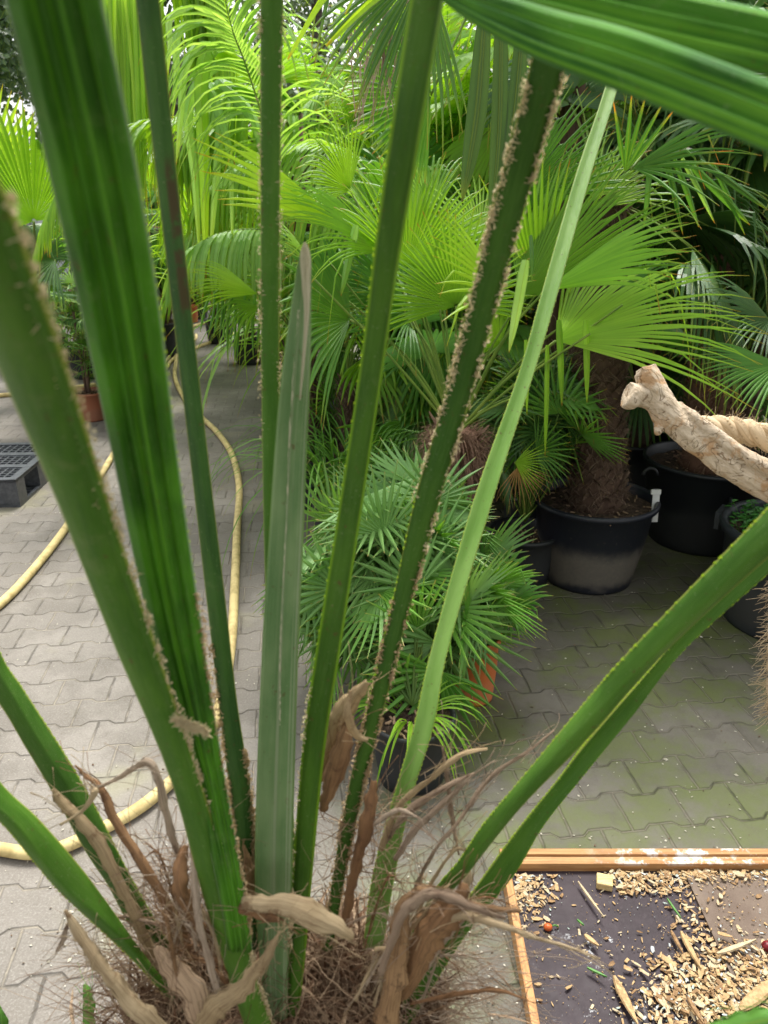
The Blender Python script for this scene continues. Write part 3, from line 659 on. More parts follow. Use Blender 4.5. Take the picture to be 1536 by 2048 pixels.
# ------------------------------------------------------------ dark palms, upper right
def palm(px, D, cz, nlv, Lp, R, mat, label, tm='trunk', tr=.08, az=(0, 360), el=(-30, 80), nseg=26, pot=True, droop=.25, **kw):
    x = PD(px, 420, D).x; b = V((x, D, 0)); t = thing('potted_palm', label, 'potted palm', b, 'potted palms packed along the right of the aisle')
    if pot: pot_mesh(t, b, .24, .19, .36, black2, seg=28)
    trunk(t, b+V((0, 0, .3)), V((x, D, cz)), tr, tr, tm, 120, 500, .06); random_crown(t, V((x, D, cz)), nlv, Lp, R, mat, n=nseg, el=el, az=az, droop=droop, **kw)
    return t, V((x, D, cz))
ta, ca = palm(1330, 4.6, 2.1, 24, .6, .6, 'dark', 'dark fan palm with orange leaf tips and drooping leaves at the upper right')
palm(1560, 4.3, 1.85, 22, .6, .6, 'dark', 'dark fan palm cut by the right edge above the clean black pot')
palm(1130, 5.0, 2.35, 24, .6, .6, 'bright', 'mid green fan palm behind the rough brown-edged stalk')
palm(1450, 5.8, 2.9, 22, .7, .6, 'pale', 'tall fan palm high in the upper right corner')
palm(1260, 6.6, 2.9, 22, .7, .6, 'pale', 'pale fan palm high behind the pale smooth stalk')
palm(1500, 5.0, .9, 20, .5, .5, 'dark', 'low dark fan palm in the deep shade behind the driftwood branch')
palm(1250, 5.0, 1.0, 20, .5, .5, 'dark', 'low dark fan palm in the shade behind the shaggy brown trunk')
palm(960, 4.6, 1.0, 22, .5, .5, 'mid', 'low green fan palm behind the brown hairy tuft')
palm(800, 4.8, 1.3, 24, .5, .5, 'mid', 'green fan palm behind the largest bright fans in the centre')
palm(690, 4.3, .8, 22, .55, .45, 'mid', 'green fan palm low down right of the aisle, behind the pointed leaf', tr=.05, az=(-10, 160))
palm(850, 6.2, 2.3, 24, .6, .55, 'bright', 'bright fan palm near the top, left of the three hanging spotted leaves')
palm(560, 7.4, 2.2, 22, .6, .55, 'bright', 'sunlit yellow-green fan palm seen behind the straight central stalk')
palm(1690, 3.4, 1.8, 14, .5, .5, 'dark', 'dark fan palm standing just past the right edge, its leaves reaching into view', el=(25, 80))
# spotted details of the dark palm: orange-tipped leaf, drooping strips, low fans
hero(ta, ca, 1265, 335, 3.0, 1440, 290, 2.75, 70, 'mid', 12, V((0, -.8, .6)), R=.52, fuse=.25, droop=.08)
hero(ta, ca, 1250, 345, 3.0, 1282, 235, 2.95, 52, 'tipped', 5, V((0, -.9, .4)), R=.27, fuse=.3, droop=.02)
hero(ta, ca, 1262, 340, 3.0, 1400, 285, 2.8, 34, 'tipped', 6, V((0, -.8, .6)), R=.42, fuse=.3, droop=.03)
for i, (x0, y0, x1, y1, w_) in enumerate([(1335, 318, 1362, 452, 12), (1350, 318, 1398, 455, 14), (1365, 316, 1430, 447, 12), (1330, 320, 1366, 470, 10), (1385, 330, 1500, 450, 20), (1300, 330, 1288, 455, 14), (1400, 320, 1536, 420, 16), (1425, 325, 1490, 470, 12)]):
    hang(ta, x0, y0, 2.95, x1, y1, w_, random.choice(['mid', 'dark', 'pale']))
hero(t3, V((b3.x, b3.y, .9)), 1400, 692, 3.2, 1300, 702, 3.0, 260, 'mid', 40, V((0, -.45, .9)), R=.27, fuse=.45, droop=.05)
hero(t5, gx(b5)+V((.18, .1, 1.2)), 1560, 728, 2.5, 1400, 780, 2.35, 110, 'mid', 24, V((-.1, -.6, .8)), R=.30, fuse=.45, droop=.14)
hero(t5, gx(b5)+V((.18, .1, 1.2)), 1540, 640, 2.9, 1440, 610, 2.8, 130, 'dark', 26, V((-.1, -.6, .75)), R=.34, fuse=.4, droop=.22)

# top centre palm: dry-edged hanging leaves and the three spotted hanging ones
x = PD(980, 420, 3.6).x
tt = thing('potted_palm', 'tall palm whose three narrow spotted leaves hang down in the upper middle', 'potted palm', V((x+.35, 3.7, 0)))
pot_mesh(tt, V((x+.35, 3.7, 0)), .2, .16, .34, black2); ctt = V((x+.35, 3.7, 3.3)); trunk(tt, V((x+.35, 3.7, .3)), ctt, .055, .05, 'trunk', 140, 400, .05)
def hangleaf(x0, y0, x1, y1, wpx, d=2.2):
    a, b = PD(x0, y0, d+.05), PD(x1, y1, d); ps = spline([a, a.lerp(b, .5)+V((.01, 0, 0)), b], 14); w_ = wpx*.5*d/cp/F*.92
    mb = M()
    for s_ in (-1, 1): mb.ribbon(ps, [w_*(.62+.38*math.sin(k/14*3))*max(1-(k/14)**5, .08) for k in range(15)], V((1, .5*s_, 0)), .5, ru(.2, .8))
    lf = mb.build('hanging_leaf_segment', MAT['spotted'], tt); petiole(lf, ctt, a, .006, .004, MAT['petiole'], sag=.15)
hangleaf(968, 40, 924, 404, 33); hangleaf(1002, 30, 980, 470, 28); hangleaf(1046, 40, 992, 460, 28)
hero(tt, ctt, 850, -70, 2.9, 760, 60, 2.8, 120, 'dark', 30, V((0, -.9, -.3)), R=.5, fuse=.5, droop=.2)
hero(tt, ctt, 862, 190, 3.1, 720, 170, 3.0, 170, 'mid', 38, V((.1, -.93, .2)), R=.34, fuse=.75, droop=.05)
for q in [(860, -60, 652, 92, .012), (760, -60, 690, 28, .012), (710, -70, 575, 118, .013)]:
    a, b = PD(q[0], q[1], 2.7), PD(q[2], q[3], 2.6); mb = M(); mb.ribbon(spline([a, a.lerp(b, .5)+V((0, 0, .03)), b], 10), [q[4]*(1-.7*(k/10)**3) for k in range(11)], V((.4, 0, 1)), .4, .6)
    mb.build('leaf_segment', MAT['yellowish'], tt)
for i in range(36):
    a = PD(ru(700, 830), ru(-20, 60), 2.85); b = PD(ru(700, 800), ru(120, 260), 2.8); mb = M() if i == 0 else mb
    mb.ribbon(spline([a, a.lerp(b, .5)+V((ru(-.03, .03), 0, .02)), b], 6), [.002]*6+[.0006], V((1, 0, 0)), .3, ru(0, 1))
mb.build('dry_threads', MAT['sheathgrey'], tt)

# ------------------------------------------------------------ left side
def lpalm(px, D, cz, nlv, Lp, R, mat, label, tm='trunk', tr=.08, b=None, pot=None, **kw):
    x = PD(px, 420, D).x; b = b or V((x, D, 0)); t = thing('potted_palm', label, 'potted palm', b)
    pot_mesh(t, b, *(pot or (.2, .16, .32)), black2, seg=28); c = V((x, D, cz))
    trunk(t, b+V((0, 0, .25)), c, tr, tr, tm, 120, 700, .08); random_crown(t, c, nlv, Lp, R, mat, **kw); return t, c
bl = G(322, 712)
tl, cl_ = lpalm(318, bl.y, zat(455, bl.y), 16, .45, .5, 'mid', 'fan palm with thick brown trunk in a black pot far down the aisle', b=gx(bl), pot=(.27, .22, .42), tr=.15, el=(-45, 70), n=26)
for q in [(318, 470, 330, 600), (300, 480, 290, 590), (330, 480, 352, 590), (295, 470, 275, 560)]: hang(tl, q[0], q[1], bl.y-.3, q[2], q[3], 16, 'mid')
tf, cf = lpalm(40, 6.6, .8, 12, .5, .45, 'dark', 'fan palm with one glowing yellow-green round leaf at the left edge', el=(-10, 60), n=26)
hero(tf, cf, 68, 442, 5.9, 20, 310, 5.9, 190, 'bright', 44, V((.1, -.95, .2)), R=.78, fuse=.68, droop=.03, pr=.012)
hero(tf, cf, -30, 380, 6.3, 0, 230, 6.3, 150, 'yellowish', 30, V((.1, -.95, .2)), R=.75, fuse=.6, droop=.03, pr=.012)
hero(tf, cf, 110, 520, 6.2, 40, 500, 6.0, 170, 'dark', 30, V((.1, -.7, .7)), R=.6, fuse=.5, droop=.2, pr=.01)
bt = G(186, 838)
ts = thing('potted_palm', 'small bushy fan palm in a terracotta-coloured pot beside the aisle, behind the wide stalk', 'potted palm', gx(bt))
pot_mesh(ts, gx(bt), .155, .115, .25, terra, rim=.018, soil=.03)
for i in range(4):
    mb = M(); q = gx(bt)+V((ru(-.03, .03), ru(-.03, .03), .2)); e = q+V((ru(-.08, .08), ru(-.06, .06), ru(.3, .75))); mb.tube([q, q.lerp(e, .5), e], .011, 6, r=.4); mb.build('stem', MAT['trunk'], ts)
    random_crown(ts, e, 9, .22, .24, ['mid', 'pale'], n=12, el=(-10, 80), fuse=.22, droop=.2, spread=(110, 190))
    random_crown(ts, q.lerp(e, .55), 4, .2, .22, 'mid', n=12, el=(0, 50), fuse=.22, droop=.2, spread=(110, 190))
for i, (x_, y_, r_, h_, lb) in enumerate([(384, 644, .12, .27, 'small bright orange pot at the far end of the aisle beside the hose'), (391, 612, .15, .26, 'dull orange pot behind the smaller bright one at the far end of the aisle'), (470, 608, .13, .24, 'brownish orange pot deep under the feather leaves at the far end'), (20, 640, .2, .3, 'low pot at the left edge beyond the hose')]):
    b = G(x_, y_); t = thing('plant_pot', lb, 'pot', gx(b)); pot_mesh(t, gx(b), r_, r_*.78, h_, orange if i < 3 else black2, rim=.02, seg=24)
    random_crown(t, gx(b)+V((0, 0, h_)), 8, .3, .35, 'mid', n=18, el=(20, 80))
for (x_, D, z_, n_, mt, lb) in [(130, 8.2, .9, 16, 'mid', 'green fan palm in the row behind the small terracotta-potted palm'), (210, 9.5, 1.3, 18, 'dark', 'dark fan palm at the far left of the aisle'), (60, 9.0, .7, 16, 'dark', 'dark low palm beneath the glowing round leaf'), (270, 11, 1.6, 18, 'bright', 'bright fan palm at the end of the aisle'), (420, 10.5, 1.4, 20, 'bright', 'fan palm closing the far end of the aisle, above the orange pots'), (480, 9.0, 1.2, 20, 'bright', 'fan palm at the far right end of the aisle above the hose coil'), (375, 13, 1.9, 20, 'mid', 'fan palm in front of the greenhouse')]:
    lpalm(x_, D, z_, n_, .5, .5, mt, lb, n=24, el=(-25, 75))
# yellowing leaf reaching into the aisle
tY, cY = lpalm(600, 4.4, .95, 8, .45, .45, 'bright', 'fan palm with a yellowing leaf reaching left over the aisle', el=(0, 60), n=26, tr=.06, az=(-20, 130))
hero(tY, cY, 515, 588, 4.1, 380, 540, 3.95, 62, 'yellowish', 18, V((.1, -.6, .8)), R=.42, fuse=.4, droop=.16)
hero(tY, cY, 520, 612, 4.1, 420, 600, 4.0, 110, 'bright', 16, V((.1, -.6, .8)), R=.36, fuse=.3, droop=.5)
for i in range(13): hang(tY, 420+i*9+ru(-4, 4), 590+ru(-10, 20), 4.1, 405+i*10+ru(-6, 6), 660+ru(-5, 70), 7, 'mid', bow=ru(-.02, .02))

# feather palms
def feather_palm(px, D, cz, fr, label, mat='bright', LL=.7, w=.013, nl=38, base=True, rnd=6, L=1.9, g=1.4, elr=(.3, 1.4)):
    x = PD(px, 420, D).x; b = V((x, D, 0)); t = thing('feather_palm', label, 'potted palm', b, 'feather palms beside the aisle')
    pot_mesh(t, b, .26, .2, .4, black2, seg=28); c = V((x, D, cz)); trunk(t, b+V((0, 0, .3)), c, .07, .06, 'trunk', 80, 300, .07)
    for pts, opt in fr:
        ps = [PD(*q) for q in pts]; full = spline([c, c.lerp(ps[0], .6)+V((0, 0, .25)), ps[0]], 8) if base else []
        mb = M(); feather(mb, ps, opt.get('n', nl), opt.get('LL', LL), opt.get('w', w), opt.get('g', g), ang=opt.get('ang', 55), plane=opt.get('plane'), side=opt.get('side', (1, -1)), start=0.0)
        lf = mb.build('palm_leaf', MAT[opt.get('mat', mat)], t)
        s_ = M(); q = spline(full+ps[1:], 30) if full else spline(ps, 20); s_.tube(q, [lerp(.011, .003, k/(len(q)-1)) for k in range(len(q))], 5, r=.6); s_.build('leaf_stalk', MAT['petiole'], lf)
    for i in range(rnd):
        a = i*2.4+ru(-.3, .3); d = V((math.cos(a), math.sin(a), ru(*elr))); ps = arc(c, d, L*ru(.8, 1.1), .75, 10)
        mb = M(); feather(mb, ps, nl, LL, w, g, start=.22, nseg=6); lf = mb.build('palm_leaf', MAT[mat], t)
        s_ = M(); s_.tube(ps, [lerp(.012, .003, k/10) for k in range(11)], 5, r=.6); s_.build('leaf_stalk', MAT['petiole'], lf)
    return t
feather_palm(600, 5.2, 1.9, [
    ([(560, 330, 4.4), (525, 230, 4.3), (490, 125, 4.2), (462, 50, 4.1), (440, -60, 4.05)], dict(LL=.62, g=2.6, n=44, w=.013, mat='pale', plane=V((1, .25, .1)))),
    ([(600, 520, 4.6), (555, 470, 4.5), (500, 458, 4.4), (430, 470, 4.3), (372, 505, 4.25)], dict(LL=.50, g=5, n=30, w=.016, mat='pale')),
    ([(600, 250, 5.2), (540, 180, 5.1), (470, 170, 5.0), (410, 220, 4.9), (370, 300, 4.8)], dict(LL=.8, g=4.5, n=40, w=.016)),
    ([(600, 420, 4.9), (540, 330, 4.8), (470, 330, 4.7), (400, 400, 4.6)], dict(LL=.6, g=4, n=32, w=.015)),
], 'feather palm with long arching leaflets left of the straight central stalk', rnd=5, LL=.6, g=2.2)
curtain = feather_palm(215, 6.2, 3.2, [
    ([(340, -200, 5.6), (290, -190, 5.5), (245, -150, 5.4), (210, -90, 5.3), (195, -30, 5.2)], dict(LL=1.6, g=6, n=64, w=.014, ang=30, mat='yellowish')),
    ([(330, -160, 5.8), (380, -150, 5.7), (420, -60, 5.6), (410, 20, 5.5)], dict(LL=1.25, g=5, n=44, w=.015, ang=40)),
], 'tall feather palm whose curtain of straight leaflets hangs beside the dark scarred stalk', rnd=0, LL=1.1, g=3.5, w=.014, L=1.3)
feather_palm(680, 6.8, 1.7, [], 'feather palm among the strap leaves right of the straight central stalk', mat='pale', rnd=10, LL=.6, w=.012)
feather_palm(900, 7.4, 2.3, [], 'feather palm behind the three hanging spotted leaves', mat='pale', rnd=10, LL=.7, w=.012)
feather_palm(575, 8.0, 1.4, [], 'feather palm low in front of the greenhouse', mat='bright', rnd=10, LL=.6, w=.014)
for i in range(46):
    xx = 206+i*1.6+ru(-3, 3); hang(curtain, xx, ru(-60, 0), ru(5.0, 5.3), xx+ru(0, 26), ru(240, 460), ru(7, 12), random.choice(['yellowish', 'bright', 'yellowish']), fold=.15, bow=ru(-.03, .03))
# wide hanging strap leaves in front of the greenhouse
x = PD(570, 420, 4.6).x; tg = thing('strap_leaf_plant', 'plant with a few broad ribbon leaves hanging straight down left of the straight central stalk', 'plant', V((x, 4.7, 0)))
pot_mesh(tg, V((x+.1, 4.7, 0)), .12, .09, .2, black2, seg=24); cg = V((x+.1, 4.7, 2.2))
mb = M(); mb.tube([V((x+.1, 4.7, .18)), V((x+.08, 4.7, 1.2)), cg], [.02, .016, .012], 8, r=.4); mb.build('stem', MAT['trunk'], tg)
for (x0, y0, xm, ym, x1, y1, w_) in [(450, 110, 405, 140, 412, 560, 26), (470, 120, 380, 200, 400, 520, 18), (430, 170, 430, 200, 470, 330, 18), (440, 160, 500, 220, 560, 420, 16), (455, 170, 520, 260, 520, 420, 14), (430, 90, 372, 130, 352, 330, 15), (440, 60, 360, 60, 345, 240, 14), (430, 30, 345, 30, 335, 150, 12), (440, 180, 440, 250, 420, 520, 16), (460, 230, 462, 330, 465, 500, 10)]:
    ps = spline([cg, PD(x0, y0, 4.45), PD(xm, ym, 4.35), PD((xm+x1)/2, (ym+y1)/2, 4.3), PD(x1, y1, 4.3)], 22); k_ = w_*.5*4.6/F
    mb = M(); mb.ribbon(ps, [k_*min(1, .4+k/8)*max(1-(k/22)**4, .05) for k in range(23)], V((1, .2, 0)), .4, ru(.2, .9)); mb.build('ribbon_leaf', MAT['pale' if w_ < 20 else 'bright'], tg)

# clumps of tall strap leaves (cordyline-like)
def clump(px, D, n, L, w, label, mat='pale', z0=.25, g=.9, cz=0.0):
    x = PD(px, 420, D).x; b = V((x, D, 0)); t = thing('strap_leaf_plant', label, 'plant', b, 'strap-leaved plants in the background')
    pot_mesh(t, b, .18, .14, .28, black2, seg=24)
    if cz > .4:
        mb = M(); mb.tube([b+V((0, 0, .2)), b+V((.02, 0, cz*.5)), b+V((0, 0, cz))], .03, 8, r=.4); mb.build('stem', MAT['trunk'], t)
    per = max(1, n//5)
    for q in range(5):
        mb = M()
        for i in range(per):
            a = ru(0, 6.28); e = ru(.35, 3.2); p = b+V((ru(-.1, .1), ru(-.1, .1), max(z0, cz)+ru(-.15, .1)))
            strap(mb, p, V((math.cos(a), math.sin(a), e)), L*ru(.65, 1.15), w*ru(.7, 1.2), g*ru(.6, 1.6), 10, .3)
        tag(mb.build('leaves', MAT[mat], t), kind=None)
    return t
for a in [(600, 5.6, 60, 1.5, .016, 'strap-leaved clump right beside the straight central stalk, upper part', 'pale', .25, .8, .9), (680, 6.0, 70, 1.5, .018, 'tall pale strap-leaved clump above the bright fans', 'pale', .25, .9, 1.0), (760, 5.5, 60, 1.3, .016, 'strap-leaved clump left of the thick dark stalk', 'bright', .25, .9, .7), (880, 5.8, 70, 1.5, .018, 'pale strap-leaved clump behind the three hanging spotted leaves', 'pale', .25, .8, 1.1), (960, 6.6, 60, 1.5, .018, 'strap-leaved clump high in the middle of the photo', 'pale', .25, .7, 1.5), (820, 7.2, 60, 1.5, .016, 'far strap-leaved clump under the pale tree', 'bright', .25, .6, 1.5), (640, 7.6, 60, 1.7, .012, 'thin reed-like clump reaching up against the sky', 'pale', .25, .3, 1.2), (1060, 5.6, 60, 1.3, .015, 'strap-leaved clump behind the rough brown-edged stalk', 'mid', .25, .8, 1.3), (575, 6.4, 50, 1.1, .013, 'strap-leaved clump beside the aisle under the feather palm', 'bright', .25, 1.2, .6), (240, 7.8, 60, 1.4, .012, 'strap-leaved clump under the hanging leaflet curtain', 'bright', .25, 1.2, 1.1), (1180, 6.6, 50, 1.4, .015, 'strap-leaved clump under the blurred top right leaf', 'pale', .25, .8, 1.8), (1400, 6.8, 50, 1.4, .015, 'strap-leaved clump at the top right behind the dark palms', 'pale', .25, .8, 1.8)]:
    clump(*a)
# grassy fine leaves low down right of the aisle
x = PD(675, 800, 3.9).x; tq = thing('grassy_plant', 'clump of fine dark arching grass leaves hanging over the aisle right of the hose', 'plant', V((x, 3.9, 0)))
pot_mesh(tq, V((x, 3.9, 0)), .17, .14, .26, black2, seg=24)
for q in range(4):
    mb = M()
    for i in range(34):
        a = ru(0, 6.28); strap(mb, V((x+ru(-.12, .12), 3.9+ru(-.12, .12), .24)), V((math.cos(a), math.sin(a), ru(.8, 3))), ru(.6, 1.2), .0055, 1.7, 11)
    mb.build('leaves', MAT['mid' if q % 2 else 'blue2'], tq)
# dark foliage backdrop, added to fill the deep dark at the right
th = thing('hedge_backdrop', 'added dark foliage backdrop filling the deep shade behind the potted palms', 'hedge_backdrop', V((2.6, 8.2, 0)))
mb = M(); mb.box(V((.6, 8.4, 0)), V((8.5, -1.2, 0)), V((.08, .8, 0)), V((0, 0, 2.6))); mb.build('core', simple_mat('backdrop_dark_core', (.012, .02, .01), (.03, .05, .02), 12), th)
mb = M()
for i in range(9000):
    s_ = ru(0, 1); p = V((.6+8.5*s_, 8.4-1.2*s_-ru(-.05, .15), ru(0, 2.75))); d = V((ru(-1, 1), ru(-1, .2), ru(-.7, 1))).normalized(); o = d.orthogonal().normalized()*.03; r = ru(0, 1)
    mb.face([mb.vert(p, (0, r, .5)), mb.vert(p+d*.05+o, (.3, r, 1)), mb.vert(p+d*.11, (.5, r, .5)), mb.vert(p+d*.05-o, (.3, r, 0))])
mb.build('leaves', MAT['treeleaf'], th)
# ------------------------------------------------------------ wooden tray with shavings
zt = .05
A_ = G(1045, 1697, zt); B_ = G(1014, 1765, zt); x0 = B_.x-.004; yb = A_.y; TW, TDp = 1.35, 1.0
tray = thing('perch_tray', 'shallow wooden-framed tray with a dark plywood base covered in wood shavings', 'tray', V((x0, yb-TDp, 0)))
def wood_mat(name, ca, cb, ax='x', stain=0, scale=5):
    m, n = newmat(name); k = NT(n); mp = k.node('ShaderNodeMapping'); mp.inputs['Scale'].default_value = (1.2, 26, 26) if ax == 'x' else (26, 1.2, 26); k.link(k.pos(), mp.inputs[0])
    g1 = k.noise(mp.outputs[0], scale, 5, .6, .6); col = k.mix(k.ss(g1, .35, .68), ca, cb); p = k.pos()
    col = k.mix(k.math('MULTIPLY', k.ss(k.noise(p, 9, 4), .5, .75), .35), col, (.16, .09, .045))
    if stain:
        px, py, pz = k.sep(p); s_ = k.noise(p, 17, 6, .75); wd = k.ss(px, x0+.20, x0+.42)
        col = k.mix(k.math('MULTIPLY', k.math('MULTIPLY', k.ss(s_, .50, .60), stain), k.math('MULTIPLY', wd, k.ss(pz, .030, .047))), col, (.66, .66, .64))
    k.bsdf(col, .62, k.bump(g1, .4, .002), .3); return m
wx = wood_mat('tray_wood', (.34, .165, .06), (.47, .26, .105), 'x', .85); wy = wood_mat('tray_wood_side', (.38, .18, .06), (.52, .28, .11), 'y')
def ply_mat(name, ca, cb, amt=1.0):
    m, n = newmat(name); k = NT(n); p = k.pos(); a = k.noise(p, 5, 6, .7); b = k.noise(p, 38, 5, .7); c = k.noise(p, 11, 6, .78)
    col = k.mix(k.ss(a, .3, .7), ca, cb); col = k.mix(k.math('MULTIPLY', k.ss(b, .55, .75), .16), col, (.20, .18, .18))
    px, py, pz = k.sep(p); smear = k.math('MULTIPLY', k.ss(c, .60, .68), k.ss(k.noise(p, 3.1, 2), .5, .62))
    col = k.mix(k.math('MULTIPLY', smear, amt), col, (.62, .63, .64))
    k.bsdf(col, k.math('ADD', .38, k.math('MULTIPLY', b, .35)), k.bump(b, .2, .002), .2); return m
mb = M(); mb.box(V((x0+.02, yb-TDp+.01, .004)), V((TW-.03, 0, 0)), V((0, TDp-.03, 0)), V((0, 0, .012))); mb.build('base_board', ply_mat('dark_plywood', (.022, .015, .018), (.045, .032, .037)), tray)
fw = .030
def plank(name, o, ex, ey, ez, mat, step=0):
    mb = M(); mb.box(o, ex, ey, ez); p = mb.build(name, mat, tray)
    bv = p.modifiers.new('b', 'BEVEL'); bv.width = .0022; bv.segments = 2; return p
plank('frame_rail', V((x0-.0, yb-.020, 0)), V((TW, 0, 0)), V((0, .021, 0)), V((0, 0, zt)), wx)
plank('frame_rail', V((x0+.018, yb-.046, 0)), V((TW-.02, 0, 0)), V((0, .0255, 0)), V((0, 0, zt-.007)), wx)
plank('frame_rail', V((x0, yb-TDp, 0)), V((0.020, 0, 0)), V((0, TDp-.047, 0)), V((0, 0, zt+.001)), wy)
plank('frame_rail', V((x0+TW-.02, yb-TDp, 0)), V((.02, 0, 0)), V((0, TDp-.047, 0)), V((0, 0, zt+.001)), wy)
plank('frame_rail', V((x0+.021, yb-TDp, 0)), V((TW-.042, 0, 0)), V((0, .02, 0)), V((0, 0, zt)), wx)
ob = G(1372, 1752, .024)
lb = M(); lb.box(V((ob.x, yb-TDp+.06, .0165)), V((.62, 0, 0)), V((0, ob.y-(yb-TDp+.06), 0)), V((0, 0, .009)))
lbo = lb.build('loose_board', ply_mat('light_plywood', (.115, .080, .058), (.18, .135, .10), .9), org=V((ob.x, ob.y, .0165)))
tag(lbo, 'lighter brown loose board lying on the dark base of the tray', 'board')
shm = [simple_mat('shaving_light', (.33, .21, .095), (.48, .33, .16), 90, .7), simple_mat('shaving_pale', (.40, .31, .18), (.52, .43, .28), 90, .7), simple_mat('shaving_dark', (.17, .095, .04), (.30, .18, .08), 90, .7), simple_mat('dropping_white', (.34, .37, .36), (.50, .54, .53), 90, .8), simple_mat('crumb_grey_green', (.30, .38, .32), (.48, .54, .48), 90, .8)]
def chip(mb, p, L, w, th, a, m, tilt=None):
    e = V((math.cos(a), math.sin(a), tilt if tilt is not None else ru(-.12, .25))).normalized(); f_ = V((-math.sin(a), math.cos(a), ru(-.3, .3))).normalized(); u_ = e.cross(f_)*th
    i = len(mb.v); k1 = ru(.25, 1); k2 = ru(.25, 1); r = ru(0, 1)
    for (s_, ww) in ((0, w*k1), (.5, w), (1, w*k2)):
        b = p + e*L*(s_-.5) + V((0, 0, 0))
        for q in (b-f_*ww*.5, b+f_*ww*.5, b+f_*ww*.5+u_, b-f_*ww*.5+u_): mb.vert(q, (0, r, 0))
    for s_ in (0, 4):
        for q in range(4): mb.face([i+s_+q, i+s_+(q+1) % 4, i+s_+4+(q+1) % 4, i+s_+4+q], m)
    mb.face([i+3, i+2, i+1, i], m); mb.face([i+8, i+9, i+10, i+11], m)
mb = M()
def zfl(p): return .026 if p.x > ob.x and p.y < ob.y else .0165
def scat(n, fx, fy, sc_=1.0, pile=0.0):
    for _ in range(n):
        p = G(fx(), fy(), .02)
        if p.x < x0+.025 or p.y > yb-.052: continue
        z = zfl(p) + ru(.001, .004) + pile*ru(0, 1)
        q = ru(0, 1); m = 0 if q < .42 else 1 if q < .68 else 2 if q < .86 else 3 if q < .95 else 4
        L = ru(.004, .019)*sc_*(1.7 if ru(0, 1) < .12 else 1)*(.5 if m >= 3 else 1)
        chip(mb, V((p.x, p.y, z)), L, L*ru(.2, .6) if m < 3 else L*.45, ru(.0008, .0025), ru(0, 6.28), m)
gs = random.gauss
scat(230, lambda: 1030+abs(gs(0, 42)), lambda: 1750+abs(gs(0, 45)), 1.0)
scat(360, lambda: ru(1215, 1560), lambda: 1744+abs(gs(0, 11)), 1.0, .006)
scat(800, lambda: gs(1400, 70), lambda: gs(1995, 48), 1.15, .012)
scat(200, lambda: gs(1520, 40), lambda: gs(1945, 40), 1.0, .006)
for _ in range(300):
    t_ = ru(0, 1); xx = 1372+t_*118-abs(gs(0, 38)) if ru(0, 1) < .85 else 1372+t_*118+ru(0, 60); yy = 1752+t_*268
    scat(1, lambda: xx, lambda: yy, .9, .004)
scat(170, lambda: ru(1050, 1560), lambda: ru(1750, 2060), .7)
scat(160, lambda: ru(1240, 1340), lambda: ru(1750, 1790), 1, .008)
scat(220, lambda: ru(1540, 2000), lambda: ru(1760, 2100), 1.1, .005)
scat(900, lambda: gs(1410, 85), lambda: gs(1985, 60), .32, .003); scat(500, lambda: ru(1040, 1560), lambda: ru(1745, 2060), .25); scat(300, lambda: ru(1200, 1560), lambda: 1744+abs(gs(0, 22)), .35)
tag(mb.build('wood_shavings', shm), 'pale wood shavings and crumbs heaped in the tray', 'wood shavings', kind='stuff')
def sliver(x1, y1, x2, y2, wpx, label, m=0, z=.03, cat='wood piece', name='wood_sliver'):
    a, b = G(x1, y1, z), G(x2, y2, z+.006); mb = M(); w_ = wpx/F*1.75
    ps = [a.lerp(b, k/6) for k in range(7)]; n0 = len(mb.v); d = (b-a).normalized(); s_ = d.cross(Z)
    rows = []
    for k, p in enumerate(ps):
        ww = w_*.5*[.35, .85, 1, .95, .8, .5, .15][k]
        rows.append([mb.vert(p+q, (k*.02, .5, 0)) for q in (-s_*ww, s_*ww, s_*ww*.7+Z*.004, -s_*ww*.7+Z*.004)])
    for r1, r2 in zip(rows, rows[1:]):
        for q in range(4): mb.face([r1[q], r1[(q+1) % 4], r2[(q+1) % 4], r2[q]])
    mb.face(rows[0][::-1]); mb.face(rows[-1])
    tag(mb.build(name, shm[m] if isinstance(m, int) else m, org=a), label, cat)
sliver(1156, 1764, 1208, 1836, 7, 'thin straight pale stick lying beside the square wood block', 1, cat='stick', name='stick')
sliver(1228, 1953, 1276, 2050, 18, 'long pointed wood sliver at the left side of the heap of shavings', 0)
sliver(1480, 2020, 1570, 1945, 26, 'largest pointed wood sliver, lying over the edge of the light board in the corner', 0, .04)
sliver(1362, 1864, 1402, 1938, 14, 'wood sliver lying against the long edge of the light board', 0)
sliver(1342, 1862, 1366, 1908, 9, 'narrow wood sliver just left of the one by the light board', 2)
sliver(1434, 1908, 1512, 1880, 12, 'wood sliver lying across the light board below its droppings', 1, .036)
sliver(1169, 1870, 1198, 1893, 13, 'short stubby wood piece alone on the dark plywood', 0)
sliver(1375, 1995, 1408, 2050, 11, 'pinkish wood sliver in the middle of the heap of shavings', 2, .04)
grn = simple_mat('cut_green_stem', (.05, .16, .03), (.11, .26, .06), 60, .5)
sliver(1334, 1798, 1362, 1838, 5, 'green stem piece near the white smear on the plywood', grn, cat='green stem', name='stem_piece')
sliver(1174, 1936, 1214, 1955, 6, 'green stem piece low on the dark plywood below the stubby wood piece', grn, cat='green stem', name='stem_piece')
sliver(1154, 1840, 1168, 1852, 5, 'tiniest green stem piece between the red berry and the thin stick', grn, cat='green stem', name='stem_piece')
mb = M(); q = G(1208, 1770, .0175); ax_ = V((.96, -.25, 0)); ay_ = V((.25, .96, 0)); mb.box(q-ax_*.021-ay_*.019, ax_*.042, ay_*.038, V((0, 0, .022)))
